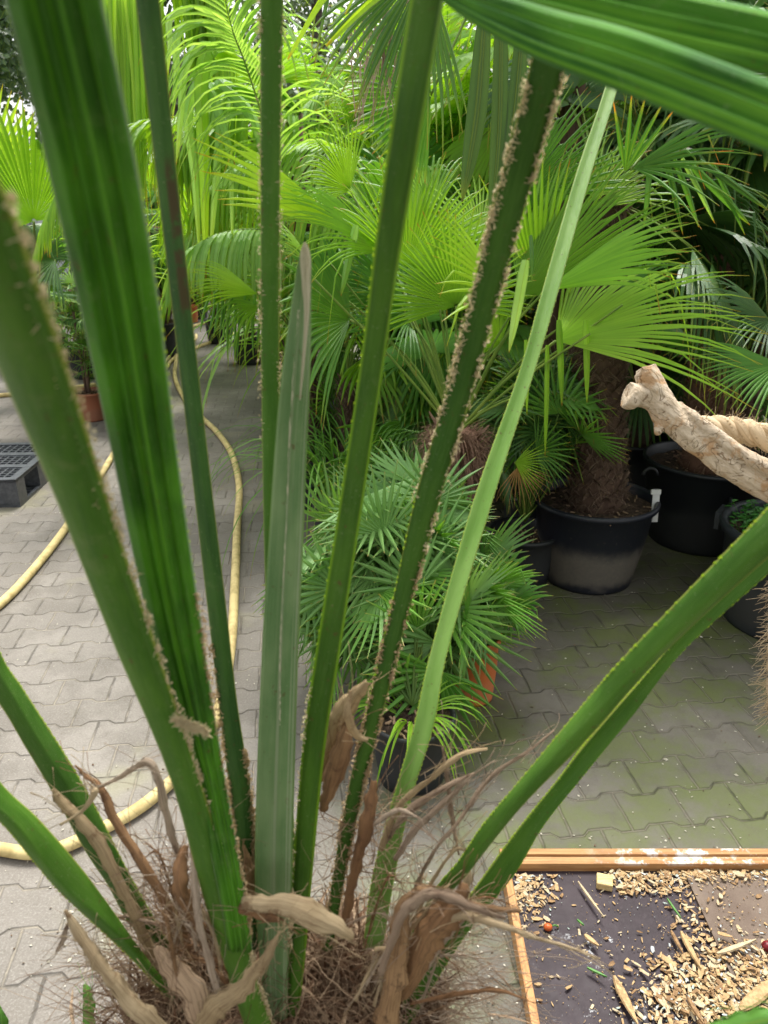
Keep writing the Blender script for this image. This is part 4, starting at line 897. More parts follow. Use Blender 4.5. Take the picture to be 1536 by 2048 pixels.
blk = mb.build('wood_block', wood_mat('block_wood', (.52, .36, .14), (.66, .50, .24), 'x'), org=q); bv = blk.modifiers.new('b', 'BEVEL'); bv.width = .003; bv.segments = 3
tag(blk, 'square yellowish wood block near the back rail of the tray', 'wood block')
def blob(name, c, r, mat, label, cat, el=(1, 1, 1)):
    mb = M(); rows = []
    for i in range(1, 9):
        th_ = math.pi*i/9; rows.append([mb.vert(c+V((r*el[0]*math.sin(th_)*math.cos(j*.5236)*ru(.95, 1.05), r*el[1]*math.sin(th_)*math.sin(j*.5236), r*el[2]*math.cos(th_))), (0, .5, 0)) for j in range(12)])
    for a, b in zip(rows, rows[1:]):
        for j in range(12): mb.face([a[j], b[j], b[(j+1) % 12], a[(j+1) % 12]], 0, True)
    mb.face(rows[0], 0, True); mb.face(rows[-1][::-1], 0, True)
    return tag(mb.build(name, mat, org=c), label, cat)
q = G(1096, 1854, .026); bo_ = blob('berry', q, .010, simple_mat('berry_red', (.42, .07, .015), (.55, .14, .03), 80, .3), 'orange-red berry with a green stalk on the dark plywood', 'berry', (1.15, 1, .9))
mb = M(); mb.tube([q+V((.009, .002, 0)), q+V((.018, .005, .001)), q+V((.027, .004, -.003))], .0022, 6); mb.build('stalk', grn, bo_)
q = G(1536, 1893, .04)
blob('berry', q, .014, simple_mat('berry_dark_red', (.08, .004, .008), (.17, .012, .015), 80, .35), 'dark red knobbly fruit at the right edge of the tray', 'fruit', (1.1, 1, .9))

# ------------------------------------------------------------ perch: post and driftwood branch
ZB = 1.25
wm, n_ = newmat('driftwood'); k = NT(n_); p = k.obj()
mp = k.node('ShaderNodeMapping'); mp.inputs['Rotation'].default_value = (0, R_(-32), 0); k.link(p, mp.inputs[0])
mp2 = k.node('ShaderNodeMapping'); mp2.inputs['Scale'].default_value = (1, 6, 6); k.link(mp.outputs[0], mp2.inputs[0])
g1 = k.noise(mp2.outputs[0], 22, 6, .7, .5); g2 = k.noise(p, 26, 5, .65, .8); wv = k.noise(p, 14, 2, .5, 3.5)
col = k.mix(k.ss(g1, .32, .68), (.50, .39, .26), (.70, .58, .43)); col = k.mix(k.math('MULTIPLY', k.ss(g2, .50, .66), .75), col, (.46, .25, .10))
ln = k.math('SUBTRACT', 1, k.ss(k.math('ABSOLUTE', k.math('SUBTRACT', wv, .5)), .0, .016)); col = k.mix(k.math('MULTIPLY', ln, .7), col, (.26, .15, .07))
cr = k.ss(g1, .37, .28); col = k.mix(cr, col, (.10, .06, .035))
k.bsdf(col, .75, k.bump(k.math('SUBTRACT', k.math('ADD', g1, k.math('MULTIPLY', g2, .5)), k.math('MULTIPLY', ln, .4)), .9, .008), .15)
pt = V((1.02, 1.14, 0)); perch = thing('bird_perch', 'pale peeled driftwood perch branch with a forked sawn tip reaching in from the right', 'perch', pt)
mb = M(); mb.tube([V((1.02, 1.14, .017)), V((1.02, 1.14, .5)), V((1.03, 1.15, .9)), V((1.03, 1.15, 1.3))], [.05, .045, .045, .04], 20); mb.build('post', wm, perch)
kx = ZB/F
mb = M()
def pth(l): return [PZ(x, y, ZB+dz) for x, y, r, dz in l], [r*kx for x, y, r, dz in l]
def tb_(l, n=24, seg=20):
    a, b = pth(l); ps = spline(a, n); rs = [q[0] for q in spline([(z,) for z in b], n)]; mb.tube(ps, rs, seg)
tb_([(1292, 735, 19, .0), (1298, 752, 23, 0), (1312, 785, 27, 0), (1332, 825, 29, 0), (1362, 856, 27, 0), (1415, 898, 27, 0), (1475, 940, 29, .0), (1560, 985, 31, .01), (1720, 1075, 34, .03), (1990, 1210, 40, .06)])
tb_([(1254, 792, 24, -.006), (1259, 793, 26, -.005), (1280, 793, 22, 0), (1305, 800, 22, 0), (1330, 825, 24, 0)], 10)
tb_([(1276, 748, 8, .0), (1288, 766, 14, 0), (1305, 795, 20, 0)], 8)
tb_([(1316, 866, 7, -.01), (1322, 852, 12, 0), (1340, 840, 20, .01)], 8)
tb_([(1356, 806, 6, -.004), (1386, 834, 11, -.014), (1430, 870, 13, -.020), (1484, 906, 15, -.022), (1560, 950, 17, -.02), (1700, 1030, 18, 0)], 16)
for v_i, v_ in enumerate(mb.v):
    mb.v[v_i] = v_ + V((mnoise.noise(v_*28), mnoise.noise(v_*28+V((9, 0, 0))), mnoise.noise(v_*28+V((0, 9, 0)))))*.0035
br = mb.build('branch', wm, perch)
rm = br.modifiers.new('r', 'REMESH'); rm.mode = 'VOXEL'; rm.voxel_size = .0022; rm.use_smooth_shade = True
sm_ = br.modifiers.new('s', 'SMOOTH'); sm_.factor = .5; sm_.iterations = 1
tx = bpy.data.textures.new('wood_relief', 'CLOUDS'); tx.noise_scale = .018; dm = br.modifiers.new('d', 'DISPLACE'); dm.texture = tx; dm.strength = .004; dm.texture_coords = 'LOCAL'
ropem = strip_mat('rope_fibre', (.50, .36, .20), (.70, .56, .37), dark=(.27, .17, .08), trans=.05, rough=.85)
def rope(pts, rad, label, cat='rope', fray=False, hairs=260, org=None, twist=60):
    ps = spline(pts, 60); L = sum((b-a).length for a, b in zip(ps, ps[1:])); T0 = (ps[1]-ps[0]).normalized()
    N = T0.orthogonal().normalized(); mb = M(); fr = []
    for i, p in enumerate(ps):
        T = (ps[min(i+1, 60)]-ps[max(i-1, 0)]).normalized(); N = (N-T*N.dot(T)).normalized(); fr.append((p, T, N, T.cross(N)))
    for s_ in range(3):
        c = []
        for i, (p, T, N, B) in enumerate(fr):
            a = i/60*L*twist + s_*2.0944; c.append(p + (N*math.cos(a)+B*math.sin(a))*rad*.5)
        mb.tube(c, rad*.56, 10, r=ru(.3, .9))
        for j in range(5):     # visible yarns round each strand
            cc = []
            for i, q in enumerate(c):
                p, T, N, B = fr[i]; a = -i/60*L*200 + j*1.2566; cc.append(q + (N*math.cos(a)+B*math.sin(a))*rad*.50)
            mb.tube(cc, rad*.13, 5, r=ru(0, 1))
    for _ in range(hairs):
        p, T, N, B = random.choice(fr); a = ru(0, 6.28); o = N*math.cos(a)+B*math.sin(a)
        q = arc(p+o*rad*.95, (o*ru(.3, 1)+T*ru(-1, 1)), ru(.008, .03), ru(2, 12), 4, .3); mb.tube(q, [.0004, .0004, .0003, .0003, .0002], 3, r=ru(.3, 1), cap=False)
    if fray:
        p, T, N, B = fr[-1]
        for _ in range(520):
            f_ = random.choice(fr[18:]); a = ru(0, 6.28); o = N*math.cos(a)+B*math.sin(a)
            q = arc(f_[0]+o*rad*ru(.3, .9), (o*ru(.5, 1.2)+T*ru(-.1, .9)), ru(.015, .045), ru(0, 9), 5, .25); mb.tube(q, [.0008, .0008, .0007, .0006, .0005, .0003], 3, r=ru(.5, 1), cap=False)
    return tag(mb.build('rope', ropem, org=ps[0]), label, cat)
rope([PZ(1375, 862, 1.36), PZ(1425, 856, 1.35), PZ(1480, 862, 1.34), PZ(1540, 878, 1.32), PZ(1640, 930, 1.30), PZ(1740, 1000, 1.28)], 25*1.34/F, 'thick sisal rope running just behind the driftwood branch')
rope([PZ(1585, 1010, 1.24), PZ(1580, 1120, 1.24), PZ(1566, 1250, 1.25), PZ(1562, 1330, 1.26), PZ(1560, 1425, 1.26)], 25*1.26/F, 'frayed rope end hanging at the right edge below the charcoal pot', fray=True)

# ------------------------------------------------------------ the foreground palm
fc = PZ(600, 2130, .80); fb = V((fc.x, fc.y-.02, 0))
fp = thing('foreground_palm', 'nearest palm, its thick thorn-edged leaf stalks rising across the photo from a brown fibrous crown', 'potted palm', fb)
pot_mesh(fp, fb, .20, .16, .33, black3)
trunk(fp, fb+V((0, 0, .27)), fc, .075, .085, 'redtrunk', 120, 900, .07)
SM = dict(dark=stalk_mat('stalk_dark_green', (.026, .085, .006), (.050, .130, .011)),
          fresh=stalk_mat('stalk_fresh_green', (.040, .125, .007), (.075, .185, .013)),
          mid=stalk_mat('stalk_mid_green', (.045, .130, .009), (.075, .180, .016)),
          deep=stalk_mat('stalk_deep_scarred', (.024, .075, .014), (.048, .125, .020), scar=(.155, .285, .5, .95)),
          light=stalk_mat('stalk_light_green', (.13, .27, .040), (.20, .35, .075)),
          grey=stalk_mat('stalk_grey_green', (.10, .19, .065), (.17, .27, .11), stripes=9),
          fold=stalk_mat('folded_blade_green', (.020, .095, .003), (.070, .24, .008), margin=(.25, .33, .2), mw=.03, stripes=6, sc2=(.13, .36, .015)),
          spear=stalk_mat('spear_grey_green', (.10, .19, .065), (.19, .28, .12), stripes=12, margin=(.14, .24, .06)),
          lime=stalk_mat('stalk_green_lime_edge', (.030, .092, .004), (.055, .140, .007), margin=(.20, .38, .015), mw=.14))
def prof_round(h, n=9): return [(i/(n-1), h*math.sin(math.pi*i/(n-1))**.7) for i in range(n)]
def prof_ridge(u, h, edge=.0): return [(0, 0), (u*.5, h*.62), (u-.06, h*.97), (u, h), (u+.06, h*.95), (u+(1-u)*.5, h*.5+edge), (1, 0)]
def prof_chan(h, rim=.06): return [(0, 0), (.04, rim), (.12, rim*.7), (.3, -h*.7), (.5, -h), (.7, -h*.7), (.88, rim*.7), (.96, rim), (1, 0)]
def prof_pleat(n, h): return [(i/(2*n), (h if i % 2 else -h*.2)) for i in range(2*n+1)]
def stalk(rows, prof, mat, th=.3, name='leaf_stalk', n=46, ext=True, parent=None):
    E_ = []
    for q in rows:
        if len(q) == 4: y, l, r, z = q; E_.append((l, y, r, y, z))
        else: E_.append(q)
    E_ = spline([tuple(map(float, q)) for q in E_], n)
    Ls = [PZ(q[0], q[1], q[4]) for q in E_]; Rs = [PZ(q[2], q[3], q[4]) for q in E_]
    mb = M(); rows_ = []; L = 0; rr = ru(0, 9)
    for k in range(n+1):
        a, b = Ls[k], Rs[k]; c = (a+b)/2; T = ((Ls[min(k+1, n)]+Rs[min(k+1, n)])-(Ls[max(k-1, 0)]+Rs[max(k-1, 0)])).normalized()
        if k: L += (c-(Ls[k-1]+Rs[k-1])/2).length
        S = b-a; N = S.cross(T).normalized(); N = N if N.dot(CAM-c) > 0 else -N; wd = S.length
        ring = [mb.vert(a+S*u+N*h*wd, (L, rr, u)) for u, h in prof]
        m_ = len(prof); back = [mb.vert(a+S*u - N*wd*th*math.sin(math.pi*u)**.8, (L, rr, u)) for u in [1-(i+1)/(m_-1) for i in range(m_-2)]]
        rows_.append(ring+back)
    m2 = len(rows_[0]); mf = len(prof)-1
    for a, b in zip(rows_, rows_[1:]):
        for j in range(m2): mb.face([a[j], a[(j+1) % m2], b[(j+1) % m2], b[j]], 0, True)
    mb.face(rows_[0][::-1]); mb.face(rows_[-1])
    o = mb.build(name, mat, parent or fp); return o, Ls, Rs
thornm = [strip_mat('thorn_crust_beige', (.80, .68, .40), (.88, .78, .52), dark=(.66, .50, .27), rough=.9, trans=.35), strip_mat('thorn_crust_brown', (.52, .35, .17), (.78, .62, .38), dark=(.40, .22, .09), rough=.9, trans=.3)]
def crust(lf, edge, a, b, n, size, mi=0, out=None, name='thorn_edge', clumps=7):
    n = int(n*(.40 if mi == 0 else .55))
    """woolly beige scale clinging to the thorny margin"""
    mb = M(); K = len(edge)-1; cl = [ru(a, b) for _ in range(clumps*4)]
    for i in range(n):
        s = ru(a, b) if ru(0, 1) < .36 else min(max(random.choice(cl)+random.gauss(0, .0045), a), b)
        x = s*K; j = min(int(x), K-1); p = edge[j].lerp(edge[j+1], x-j); T = (edge[j+1]-edge[j]).normalized()
        tc_ = (CAM-p).normalized(); S = T.cross(tc_).normalized()*(out or 1)
        p = p + S*ru(-.0025, .0015) + tc_*ru(-.001, .002)
        d = (S*ru(-.3, 1) + tc_*ru(0, .8) + T*ru(-.6, .8)).normalized(); L = size*ru(.3, 1.1)
        if ru(0, 1) < .28:
            q = arc(p, d, L*1.3, 0, 3, .5); mb.tube(q, [.0004, .0004, .0003, .0002], 3, r=ru(.2, 1), cap=False)
        else:
            o = d.orthogonal().normalized()*L*ru(.2, .4); r = ru(0, 1)
            v = [mb.vert(p-o, (0, r, .2)), mb.vert(p+o, (.1, r, .5)), mb.vert(p+d*L*.6+o.cross(d)*.6, (.2, r, .7)), mb.vert(p+d*L*.25+T*L*.35, (.3, r, 1))]
            mb.face([v[0], v[1], v[2]]); mb.face([v[1], v[3], v[2]]); mb.face([v[0], v[2], v[3]])
    mb.build(name, thornm[mi], lf)
def thorns(lf, edge, a, b, n, size, out=1, name='thorns'):
    mb = M(); K = len(edge)-1
    for i in range(n):
        s = a+(b-a)*(i+ru(-.3, .3))/n; s = min(max(s, 0), .999); x = s*K; j = min(int(x), K-1); p = edge[j].lerp(edge[j+1], x-j); T = (edge[j+1]-edge[j]).normalized()
        S = T.cross((CAM-p).normalized()).normalized()*out; L = size*ru(.6, 1.2); q = [p-T*L*.6-S*.0004, p+T*L*.6-S*.0004, p+S*L, p+(CAM-p).normalized()*L*.35]
        v = [mb.vert(z, (0, .8, .5)) for z in q]; mb.face([v[0], v[1], v[2]]); mb.face([v[0], v[3], v[2]]); mb.face([v[1], v[2], v[3]])
    mb.build(name, MAT['yellowish'], lf)
# C: dark scarred stalk
sc_, Lc, Rc = stalk([(-260, 245, 283, .46), (0, 271, 319, .50), (300, 306, 349, .55), (600, 342, 381, .59), (900, 378, 415, .63), (1200, 413, 451, .67), (1400, 436, 474, .70), (1600, 461, 504, .72), (1760, 478, 512, .74), (1900, 492, 522, .76)], prof_ridge(.6, .22), SM['deep'], .35)
crust(sc_, Rc, .72, .98, 1500, .0055, 1, 1); crust(sc_, Lc, .60, .92, 900, .006, 1, -1); crust(sc_, Rc, .86, .93, 700, .012, 1, -1)
# D: straight central stalk
sd_, Ld, Rd = stalk([(-260, 519, 571, .50), (0, 520, 567, .54), (400, 521, 560, .60), (800, 523, 559, .66), (1200, 531, 566, .70), (1500, 545, 580, .73), (1800, 565, 598, .76)], prof_round(.2), SM['mid'], .35)
crust(sd_, Ld, .02, .55, 1400, .0032, 0, -1); crust(sd_, Rd, .1, .6, 900, .003, 0, 1)
# G: rough stalk
sg, Lg, Rg = stalk([(-240, 1125, 1210, .44), (120, 1062, 1134, .50), (350, 1003, 1068, .55), (600, 939, 997, .60), (800, 888, 939, .64), (1000, 829, 880, .67), (1200, 785, 824, .70), (1400, 738, 772, .72), (1600, 692, 722, .74), (1800, 658, 682, .76), (1900, 645, 668, .77)], prof_ridge(.42, .16), SM['dark'], .3)
crust(sg, Rg, .1, .55, 1500, .0055, 0, 1); crust(sg, Lg, .1, .5, 1500, .0048, 0, -1)
crust(sg, Rg, .55, .99, 1800, .0045, 1, 1); crust(sg, Lg, .6, .99, 1500, .0045, 1, -1); thorns(sg, Lg, .5, .75, 30, .003, -1)
mid_g = [Lg[i].lerp(Rg[i], .12)+(CAM-Lg[i]).normalized()*.004 for i in range(len(Lg))]; crust(sg, mid_g, .12, .4, 800, .004, 0, -1)
# I: pale stalk
si, Li, Ri = stalk([(-60, 1262, 1290, 1.12), (160, 1214, 1240, 1.06), (350, 1151, 1182, 1.0), (600, 1079, 1112, .93), (750, 1036, 1067, .90), (1000, 947, 986, .85), (1300, 862, 896, .80), (1450, 828, 868, .78), (1600, 785, 822, .77), (1750, 745, 790, .77), (1900, 725, 765, .78)], prof_chan(.12, .05), SM['light'], .35)
thorns(si, Li, .25, .95, 110, .0022, -1); thorns(si, Ri, .25, .95, 110, .0022, 1)
# E: pointed grey-green spear
se, Le, Re = stalk([(488, 606, 614, .56), (520, 597, 623, .57), (600, 584, 623, .585), (750, 563, 621, .60), (900, 549, 614, .62), (1100, 536, 606, .64), (1300, 524, 597, .66), (1600, 512, 588, .69), (1780, 510, 584, .71), (1920, 519, 578, .74), (2040, 530, 575, .76)], [(0, 0), (.1, .07), (.2, .02), (.33, .09), (.5, -.02), (.66, .10), (.8, .05), (.92, .09), (1, 0)], SM['spear'], .3, name='spear_leaf')
tipm = strip_mat('spear_dry_tip', (.44, .40, .27), (.58, .54, .38), dark=(.28, .22, .12), trans=.1)
mb = M(); ps = [PZ(610, 484, .557), PZ(611, 515, .562), PZ(612, 560, .568), PZ(613, 640, .578), PZ(600, 800, .596)]; mb.ribbon(spline(ps, 14), [.0008, .0018, .0032, .0038, .0040, .0040, .0036, .0032, .0032, .0025, .002, .0016, .0012, .0009, .0005], V((1, 0, 0)), -.3, .5); mb.build('dry_tip', tipm, se)
mb = M(); ps = [PZ(597, 620, .577), PZ(580, 850, .60), PZ(572, 1050, .622), PZ(561, 1300, .648), PZ(560, 1450, .665)]
q_ = spline(ps, 90); mb.ribbon([q+V((ru(-.0004, .0004), 0, 0)) for q in q_], [.0007*ru(.1, 1)**2 for _ in q_], V((1, 0, 0)), 0, .8)
mb.build('scar_line', tipm, se); crust(se, Re, .80, .88, 350, .008, 0, 1)
# F: tall dark stalk carrying the top right blade
sf, Lf, Rf = stalk([(-70, 842, 893, .43), (0, 820, 888, .44), (250, 782, 845, .47), (500, 748, 802, .52), (700, 724, 772, .56), (1000, 680, 727, .61), (1300, 632, 681, .65), (1500, 604, 650, .69), (1780, 583, 622, .72), (1900, 578, 612, .74), (2030, 572, 598, .76)], prof_ridge(.78, .26), SM['lime'], .35)
thorns(sf, Lf, .2, .95, 70, .0022, -1); crust(sf, Lf, .62, .98, 900, .004, 0, -1)
# B: big folded blade, A: thick stalk in front of it
sb, Lb_, Rb_ = stalk([(-160, -28, 178, .25), (0, 10, 206, .27), (300, 86, 268, .32), (600, 156, 318, .38), (900, 222, 354, .45), (1200, 286, 396, .52), (1400, 340, 425, .57), (1600, 396, 458, .62), (1800, 440, 492, .66), (1900, 455, 505, .69)], [(0, 0), (.12, .05), (.21, .15), (.25, .14), (.31, .03), (.34, .03), (.40, .10), (.43, .10), (.47, .03), (.50, .02), (.62, .16), (.66, .15), (.73, .02), (.76, .03), (.83, .13), (.88, .14), (.94, .08), (1, 0)], SM['fold'], .16, name='folded_leaf')
thorns(sb, Rb_, .25, .98, 90, .0016, 1); crust(sb, Rb_, .55, .95, 1100, .0045, 1, 1)
sa, La, Ra = stalk([(150, -260, -98, .20), (400, -150, 18, .24), (550, -90, 72, .27), (700, -20, 125, .31), (850, 46, 172, .36), (1000, 112, 218, .41), (1150, 172, 266, .46), (1300, 232, 316, .51), (1550, 338, 398, .60), (1780, 402, 468, .67), (1950, 455, 512, .71), (2048, 487, 545, .74), (2120, 505, 560, .76)], [(0, 0), (.12, .10), (.3, .19), (.5, .22), (.7, .19), (.80, .10), (.86, .13), (.95, .10), (1, 0)], SM['fresh'], .3)
crust(sa, Ra, .08, .38, 420, .0050, 0, 1); crust(sa, Ra, .38, .66, 1100, .0042, 0, 1); crust(sa, Ra, .62, .99, 2600, .0052, 0, 1)
edA = [La[i].lerp(Ra[i], .80)+(CAM-La[i]).normalized()*.0035 for i in range(len(La))]; crust(sa, edA, .12, .5, 300, .003, 0, 1)
# bristly lump bridging A and B
mb = M()
for i in range(420):
    s = ru(0, 1); p = PZ(lerp(352, 415, s), lerp(1438, 1462, s)+ru(-7, 7), .53); q = arc(p, V((ru(-1, 1), ru(-1, 0), ru(-1, 1))), ru(.002, .006), 0, 2, .4); mb.tube(q, [.0005, .0005, .0003], 3, r=ru(.3, 1), cap=False)
mb.build('fibre_tuft', thornm[0], sa)
# J1, J2: the two stalks leaning right
j2, L2, R2 = stalk([(1600, 1010, 1640, 1060, .66), (1490, 1108, 1545, 1140, .67), (1333, 1300, 1368, 1300, .70), (1183, 1470, 1268, 1425, .72), (1118, 1555, 1168, 1550, .73), (1038, 1655, 1088, 1650, .74), (968, 1750, 1028, 1750, .75), (868, 1890, 928, 1875, .76), (798, 2000, 833, 2028, .78), (770, 2060, 800, 2080, .79)], prof_chan(.10, .05), SM['mid'], .35)
thorns(j2, L2, .05, .9, 120, .0026, -1); thorns(j2, R2, .05, .9, 120, .0026, 1)
j1, L1, R1 = stalk([(1590, 955, 1640, 1030, .54), (1500, 1052, 1545, 1108, .55), (1260, 1300, 1333, 1302, .59), (1173, 1400, 1183, 1470, .61), (1048, 1550, 1058, 1598, .64), (968, 1645, 998, 1668, .66), (918, 1720, 938, 1745, .68), (868, 1780, 893, 1800, .70), (820, 1870, 845, 1895, .74)], prof_ridge(.55, .26), SM['mid'], .35)
thorns(j1, L1, .05, .9, 80, .0026, -1)
# K1, K2: leaning left
k1, Lk, Rk = stalk([(-120, 1240, -60, 1130, .66), (0, 1410, 0, 1303, .68), (45, 1485, 45, 1375, .69), (90, 1560, 100, 1460, .70), (130, 1630, 150, 1540, .71), (175, 1710, 200, 1630, .72), (215, 1770, 250, 1730, .73), (260, 1850, 300, 1820, .74), (315, 1895, 345, 1895, .76), (370, 1960, 395, 1940, .79)], prof_ridge(.55, .18), SM['dark'], .35)
thorns(k1, Rk, .1, .9, 60, .0018, 1)
k2, Lk2, Rk2 = stalk([(-120, 1540, -80, 1440, .60), (0, 1645, 0, 1563, .62), (60, 1715, 75, 1635, .64), (115, 1780, 150, 1720, .66), (200, 1860, 200, 1785, .68), (280, 1935, 275, 1890, .71), (320, 1980, 330, 1960, .74), (370, 2030, 385, 2010, .77)], prof_ridge(.35, .25), SM['mid'], .35)
thorns(k2, Lk2, .1, .9, 60, .0018, -1); crust(k2, Lk2, .4, .95, 300, .003, 1, -1)

# blades at the top right: segments of the leaf carried by the tall dark stalk
def blade(pts, name='leaf_segment', mat=None, prof=None, th=.06, par=None):
    rows = []
    for (x, y, dx, dy, z) in pts: rows.append((x-dx, y-dy, x+dx, y+dy, z))
    return stalk(rows, prof or [(0, 0), (.10, .05), (.20, .15), (.23, .15), (.34, .0), (.37, .0), (.48, .16), (.51, .16), (.62, .0), (.65, .01), (.78, .14), (.81, .13), (.92, .04), (1, 0)], mat or SM['blade'], th, name, par and 46 or 46)
SM['blade'] = stalk_mat('near_blade_green', (.016, .085, .012), (.085, .26, .022), margin=(.12, .28, .09), mw=.05, rough=.7, spc=.08, stripes=7, sc2=(.16, .38, .03))
blade([(868, -50, 10, -16, .43), (900, -12, 9, -20, .42), (1000, 32, 16, -40, .39), (1100, 72, 20, -50, .37), (1218, 110, 22, -58, .35), (1368, 165, 22, -62, .335), (1536, 232, 22, -64, .32), (1760, 330, 22, -60, .31)])
blade([(880, -60, 8, -14, .44), (1000, -34, 10, -38, .43), (1130, -8, 14, -52, .40), (1280, 30, 15, -60, .38), (1400, 56, 15, -62, .37), (1540, 88, 15, -62, .36), (1760, 150, 15, -55, .35)])
for i, (dx, dy, dz) in enumerate([(.16, .03, .22), (.06, .05, .30), (-.06, .1, .30), (-.18, .1, .20), (.24, .1, .12)]):
    a = PZ(868, -60, .435); b = a+V((dx, dy, dz)); mb = M(); mb.ribbon(spline([a, a.lerp(b, .5)+V((0, 0, .05)), b], 12), [.004+.012*math.sin(math.pi*min(1, k/9)) if k < 9 else .014*(1-(k-8)/4.5) for k in range(13)], V((1, -.4, 0)), .35, .4); mb.build('leaf_segment', MAT['mid'], sf)

# dry sheaths, strips and curls: (x, y, z, width px)
T_, GR, BR = MAT['sheath'], MAT['sheathgrey'], MAT['sheathbrown']
def dry(pts, mat, bulge=.12, name='dry_sheath', n=34, side=None, tw=None, rag=.24):
    q = spline([tuple(map(float, p)) for p in pts], n); ps = [PZ(a[0], a[1], a[2]) for a in q]; mb = M(); rows = []; L = 0; r = ru(.1, .9)
    sd_ = V((ru(0, 99), ru(0, 99), 0)); K = 10
    for k, p in enumerate(ps):
        T = (ps[min(k+1, n)]-ps[max(k-1, 0)]).normalized(); vc = (CAM-p).normalized(); S = T.cross(vc).normalized(); N = S.cross(T); N = N if N.dot(vc) > 0 else -N
        if k: L += (p-ps[k-1]).length
        w_ = max(q[k][3]*(.84 if q[k][3] > 22 else 1), 1.2)*q[k][2]/F; t_ = (tw or 0)*math.sin(k/n*9)*.5 + .35*mnoise.noise(sd_+V((L*14, 0, 5))); S2 = S*math.cos(t_)+N*math.sin(t_); N2 = N*math.cos(t_)-S*math.sin(t_)
        el = 1+rag*2.2*mnoise.noise(sd_+V((L*90, 0, 0))); er = 1+rag*2.2*mnoise.noise(sd_+V((L*90, 7, 0)))
        row = []
        for j in range(K+1):
            u = j/K; e_ = (el if u < .5 else er)
            row.append(mb.vert(p+S2*w_*(u-.5)*e_+N2*w_*(bulge*math.sin(math.pi*u)+.045*mnoise.noise(sd_+V((L*34, u*7, 1)))+.02*math.sin(u*31+r*9)), (L*4, r, u)))
        rows.append(row)
    for a, b in zip(rows, rows[1:]):
        for j in range(K): mb.face([a[j], a[j+1], b[j+1], b[j]], 0, True)
    if q[0][3] > 3 or True:       # loose threads torn from the edges
        for _ in range(int(6+L*130)):
            k = random.randrange(1, n); j = random.choice((0, K)); p = mb.v[rows[k][j]]; T = (ps[min(k+1, n)]-ps[k-1]).normalized()*random.choice((-1, 1))
            qq = arc(p, T+V((ru(-.5, .5), ru(-.5, .5), ru(-.5, .5))), ru(.01, .05), ru(0, 6), 6, .2); mb.tube(qq, [.0004, .0004, .0004, .0003, .0003, .0002, .0001], 3, r=r, cap=False)
    o = mb.build(name, mat, fp); s_ = o.modifiers.new('t', 'SOLIDIFY'); s_.thickness = .0005; return o
dry([(484, 1803, .655, 26), (520, 1806, .65, 38), (560, 1808, .65, 44), (600, 1820, .65, 58), (640, 1838, .655, 56), (680, 1858, .66, 36), (706, 1874, .67, 14)], T_, .2)
dry([(480, 1812, .66, 20), (510, 1822, .655, 26), (548, 1836, .65, 14), (560, 1842, .65, 4)], BR, .3)
dry([(560, 1862, .62, 3), (540, 1900, .625, 18), (510, 1945, .63, 34), (475, 1985, .64, 50), (430, 2020, .66, 50), (400, 2060, .69, 36)], T_, .15)
dry([(372, 1690, .68, 10), (362, 1725, .675, 30), (360, 1765, .67, 40), (372, 1800, .675, 36), (392, 1840, .69, 24), (410, 1880, .70, 14)], BR, .5)
dry([(748, 1560, .70, 12), (742, 1600, .70, 30), (730, 1660, .70, 32), (712, 1730, .71, 26), (698, 1800, .72, 20), (690, 1850, .73, 12)], BR, .45)
dry([(736, 1362, .68, 14), (712, 1390, .69, 40), (690, 1420, .70, 52), (670, 1455, .71, 40), (655, 1500, .72, 26), (640, 1560, .73, 20)], T_, .35)
dry([(700, 1430, .70, 14), (690, 1480, .70, 40), (670, 1540, .71, 46), (655, 1590, .72, 34), (645, 1620, .73, 14)], BR, .35)
dry([(700, 1380, .66, 8), (696, 1430, .66, 16), (712, 1470, .67, 14), (735, 1480, .68, 8)], T_, .3)
# right big curl
dry([(800, 1990, .72, 40), (830, 1930, .69, 60), (858, 1870, .67, 74), (880, 1838, .66, 78), (905, 1812, .655, 60), (922, 1790, .65, 34), (930, 1765, .65, 10)], BR, .5)
dry([(770, 2050, .70, 50), (785, 1970, .68, 60), (795, 1900, .67, 56), (800, 1850, .665, 40), (815, 1800, .66, 26), (850, 1780, .655, 18), (900, 1800, .65, 16), (960, 1815, .65, 14), (1040, 1822, .66, 8)], MAT['sheathbrown'], .35)
dry([(900, 1830, .65, 30), (940, 1832, .645, 22), (1000, 1850, .64, 14), (1070, 1875, .64, 9), (1140, 1895, .65, 6), (1200, 1918, .66, 3)], T_, .3)
dry([(760, 1950, .66, 14), (800, 1840, .65, 20), (840, 1795, .645, 22), (890, 1790, .64, 22), (940, 1812, .64, 14), (1010, 1836, .65, 6)], GR, .3)
dry([(925, 1800, .70, 16), (935, 1760, .70, 18), (940, 1740, .70, 6)], T_, .3)
# left strips
dry([(105, 1578, .66, 4), (120, 1600, .665, 22), (160, 1640, .67, 26), (200, 1690, .68, 30), (235, 1760, .69, 26), (270, 1830, .70, 24), (290, 1880, .72, 22), (320, 1940, .74, 18)], T_, .2)
dry([(130, 1820, .63, 6), (160, 1870, .635, 24), (200, 1930, .64, 32), (250, 1990, .65, 36), (300, 2040, .66, 40), (340, 2080, .68, 34)], T_, .2)
dry([(150, 1530, .70, 3), (170, 1550, .70, 8), (200, 1575, .69, 14), (230, 1640, .69, 18), (280, 1720, .69, 20), (330, 1800, .70, 18), (360, 1850, .71, 14), (380, 1900, .73, 12)], BR, .25)
dry([(180, 1580, .68, 6), (230, 1560, .67, 8), (270, 1535, .665, 12), (292, 1522, .66, 14), (312, 1545, .66, 16), (330, 1620, .67, 16), (350, 1690, .68, 14), (372, 1760, .69, 12)], GR, .3)
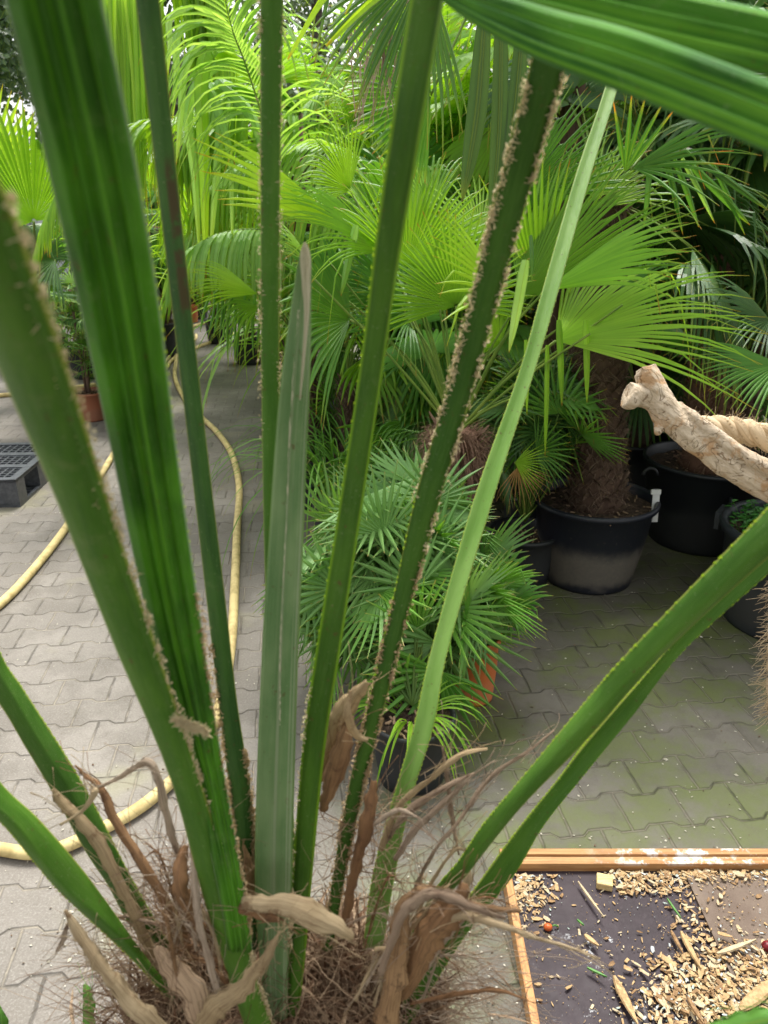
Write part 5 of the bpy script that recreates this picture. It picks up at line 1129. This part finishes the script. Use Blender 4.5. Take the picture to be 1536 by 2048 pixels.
dry([(185, 1578, .66, 5), (190, 1585, .66, 14), (165, 1620, .66, 8), (120, 1650, .66, 4)], T_, .2)
dry([(136, 1845, .67, 5), (125, 1880, .67, 10), (112, 1905, .67, 4)], GR, .2)
dry([(385, 1700, .66, 8), (390, 1780, .655, 14), (400, 1850, .65, 16), (420, 1930, .65, 14), (440, 2000, .66, 10)], GR, .2)
dry([(488, 1690, .72, 6), (500, 1740, .72, 18), (505, 1800, .73, 14)], BR, .2)
dry([(310, 1895, .70, 10), (340, 1925, .70, 50), (380, 1975, .70, 60), (400, 2040, .70, 50)], MAT['fibre'], .3)
# right pale ribbons
for l in [[(760, 1700, .74, 12), (800, 1610, .73, 14), (860, 1560, .72, 12), (920, 1510, .72, 12), (975, 1497, .72, 5)],
          [(765, 1690, .74, 10), (820, 1620, .73, 16), (900, 1570, .73, 12), (950, 1545, .73, 3)],
          [(790, 1720, .74, 10), (830, 1660, .73, 14), (900, 1595, .72, 10), (940, 1555, .72, 5), (990, 1520, .72, 2)],
          [(885, 1495, .75, 4), (895, 1560, .75, 9), (905, 1640, .75, 10), (918, 1710, .75, 4)],
          [(1108, 1460, .74, 3), (1060, 1500, .73, 7), (980, 1555, .73, 9), (920, 1640, .73, 8), (870, 1700, .73, 7), (835, 1765, .74, 8), (820, 1820, .74, 10)],
          [(740, 1660, .72, 7), (760, 1640, .72, 9), (800, 1620, .72, 9), (845, 1640, .72, 3)],
          [(750, 1900, .68, 8), (800, 1880, .67, 8), (880, 1790, .66, 6), (900, 1768, .66, 3)]]:
    dry(l, GR if ru(0, 1) < .7 else T_, .25, 'dry_ribbon', tw=1.0)
# thin papery shreds
for i in range(34):
    x_ = random.choice([ru(330, 480), ru(620, 900), ru(700, 860)]); y_ = ru(1840, 2030); z_ = ru(.68, .76); dx = (x_-590)*ru(.1, .7)+ru(-50, 50); dy = -ru(30, 190); cx = ru(-50, 50)
    wv = ru(2.5, 8); dry([(x_, y_, z_, wv), (x_+dx*.3+cx*.4, y_+dy*.45, z_-.005, wv*1.2), (x_+dx*.65+cx, y_+dy*.8, z_-.01, wv), (x_+dx+cx*1.2, y_+dy+ru(-10, 60), z_-.01, 1.5)], random.choice([GR, T_, BR]), .3, 'dry_ribbon', tw=1.4, n=20)
# woolly core and hairs
mb = M(); rows = []; cc = PZ(585, 2050, .86)
for i in range(15):
    th_ = math.pi*(i+.5)/15; row = []
    for j in range(30):
        d = V((math.sin(th_)*math.cos(j*.2094), math.sin(th_)*math.sin(j*.2094), math.cos(th_)))
        row.append(mb.vert(cc + V((d.x*.145, d.y*.085, d.z*.105))*(1+.25*mnoise.noise(d*3.1)+.12*mnoise.noise(d*11)), (i*.1, .15, j/6)))
    rows.append(row)
for a, b in zip(rows, rows[1:]):
    for j in range(30): mb.face([a[j], b[j], b[(j+1) % 30], a[(j+1) % 30]], 0, True)
mb.face(rows[0]); mb.face(rows[-1][::-1]); mb.build('crown_core', MAT['fibre'], fp)
mb = M()
for i in range(1900):                     # matted sheets of fibre lying over the core
    th_ = ru(0, 1.7); a = ru(0, 6.283); d = V((math.sin(th_)*math.cos(a), math.sin(th_)*math.sin(a), math.cos(th_)))
    p = cc+V((d.x*.145, d.y*.085, d.z*.105))*ru(1.0, 1.15); t_ = d.cross(V((ru(-1, 1), ru(-1, 1), ru(-1, 1)))).normalized()
    q = arc(p, t_+d*ru(.1, .9), ru(.03, .09), ru(0, 9), 6, .2); wd = ru(.0006, .0035)
    mb.ribbon(q, [wd*.6, wd, wd, wd*.9, wd*.7, wd*.4, wd*.1], d.cross(t_), .2, ru(0, 1)**1.5)
mb.build('fibre_mat', [MAT['fibre']], fp)
# torn woven sheets of sheath fibre standing between the stalk bases
for (xa, ya, xb, yb_, za, n_) in [(330, 1800, 430, 2040, .79, 420), (420, 1780, 500, 2020, .80, 360), (500, 1860, 640, 2040, .80, 300), (640, 1800, 730, 2040, .79, 420), (730, 1830, 830, 2050, .80, 420), (250, 1920, 380, 2060, .76, 260), (790, 1880, 880, 2050, .80, 260)]:
    mb = M(); lean = ru(-.3, .3)
    for i in range(n_):
        t_ = ru(0, 1)**.6; x_ = lerp(xa, xb, ru(0, 1)); y_ = lerp(ya+60, yb_+60, t_); p = PZ(x_, y_, za+ru(-.012, .012))
        d = V((lean+ru(-.55, .55), ru(-.3, .3), ru(.5, 1.2)*random.choice((1, 1, 1, -1)))); q = arc(p, d, ru(.02, .075), ru(-1, 5), 6, .14); wd = ru(.0004, .0022)
        mb.ribbon(q, [wd*.6, wd, wd, wd*.9, wd*.7, wd*.4, wd*.1], d.cross(FW), .2, ru(0, 1)**1.4)
    mb.build('fibre_sheet', [MAT['fibre']], fp)
mb = M()
for i in range(900):
    x_ = random.gauss(600, 130); y_ = ru(1900, 2130)+abs(x_-600)*.15; p = PZ(x_, y_+40, ru(.77, .90)); d = V((ru(-1, 1), ru(-.8, .8), ru(-.3, 1.2)))
    q = arc(p, d, ru(.02, .07), ru(-2, 10), 5, .3); wd = ru(.0008, .005); mb.ribbon(q, [wd*.6, wd, wd, wd*.8, wd*.5, wd*.1], d.cross(V((ru(-1, 1), ru(-1, 1), ru(-1, 1)))), .2, ru(0, 1))
mb.build('fibre_mat', [MAT['fibre']], fp)
def hairs(n, fx, fy, fz, fl, fd, g=(0, 8), wob=.16, w=(.00025, .0006), mat='fibre', seg=9):
    mb = M()
    for i in range(n):
        p = PZ(fx(), fy(), fz()); q = arc(p, fd(), fl(), ru(*g), seg, wob); r0 = ru(*w); mb.tube(q, [r0*(1-.7*k/seg) for k in range(seg+1)], 3, r=ru(0, 1), cap=False)
    mb.build('fibre_hair', MAT[mat], fp)
hairs(1500, lambda: gs(600, 140), lambda: ru(1880, 2140), lambda: ru(.74, .88), lambda: ru(.03, .12), lambda: V((ru(-1, 1), ru(-1, 1), ru(-.4, 1.3))), wob=.3)
hairs(260, lambda: ru(330, 430), lambda: ru(1820, 2000), lambda: ru(.74, .82), lambda: ru(.05, .15), lambda: V((ru(-1, -.1), ru(-.4, .6), ru(-.2, 1.1))), wob=.25)
hairs(150, lambda: ru(200, 360), lambda: ru(1880, 2080), lambda: ru(.72, .78), lambda: ru(.05, .14), lambda: V((ru(-1, -.2), ru(-.3, .4), ru(-.5, .5))), wob=.22, mat='fibre')
hairs(300, lambda: ru(760, 900), lambda: ru(1850, 2080), lambda: ru(.74, .84), lambda: ru(.06, .17), lambda: V((ru(.2, 1), ru(-.4, .5), ru(-.6, .4))), g=(-3, 6), wob=.22, mat='sheathgrey')
hairs(160, lambda: ru(640, 800), lambda: ru(1600, 1850), lambda: ru(.72, .78), lambda: ru(.03, .09), lambda: V((ru(-1, 1), ru(-.6, .6), ru(-.5, 1))), wob=.25)
hairs(140, lambda: ru(320, 420), lambda: ru(1700, 1850), lambda: ru(.68, .75), lambda: ru(.03, .10), lambda: V((ru(-1, .6), ru(-.6, .6), ru(-.8, 1))), wob=.25)
# small side shoots at the bottom edge
for pts, m_ in [([(168, 1968, .95, 3), (176, 1995, .95, 22), (180, 2060, .96, 26), (185, 2120, .97, 16)], 'mid'), ([(248, 2012, .95, 4), (262, 2050, .95, 22), (272, 2110, .96, 18)], 'mid'), ([(-4, 2010, .9, 4), (4, 2045, .9, 18), (6, 2110, .92, 16)], 'mid'), ([(1400, 2075, .55, 40), (1490, 2050, .54, 52), (1560, 2040, .53, 50), (1640, 2050, .53, 30)], 'mid')]:
    dry(pts, MAT['mid'], .25, 'side_shoot_leaf')
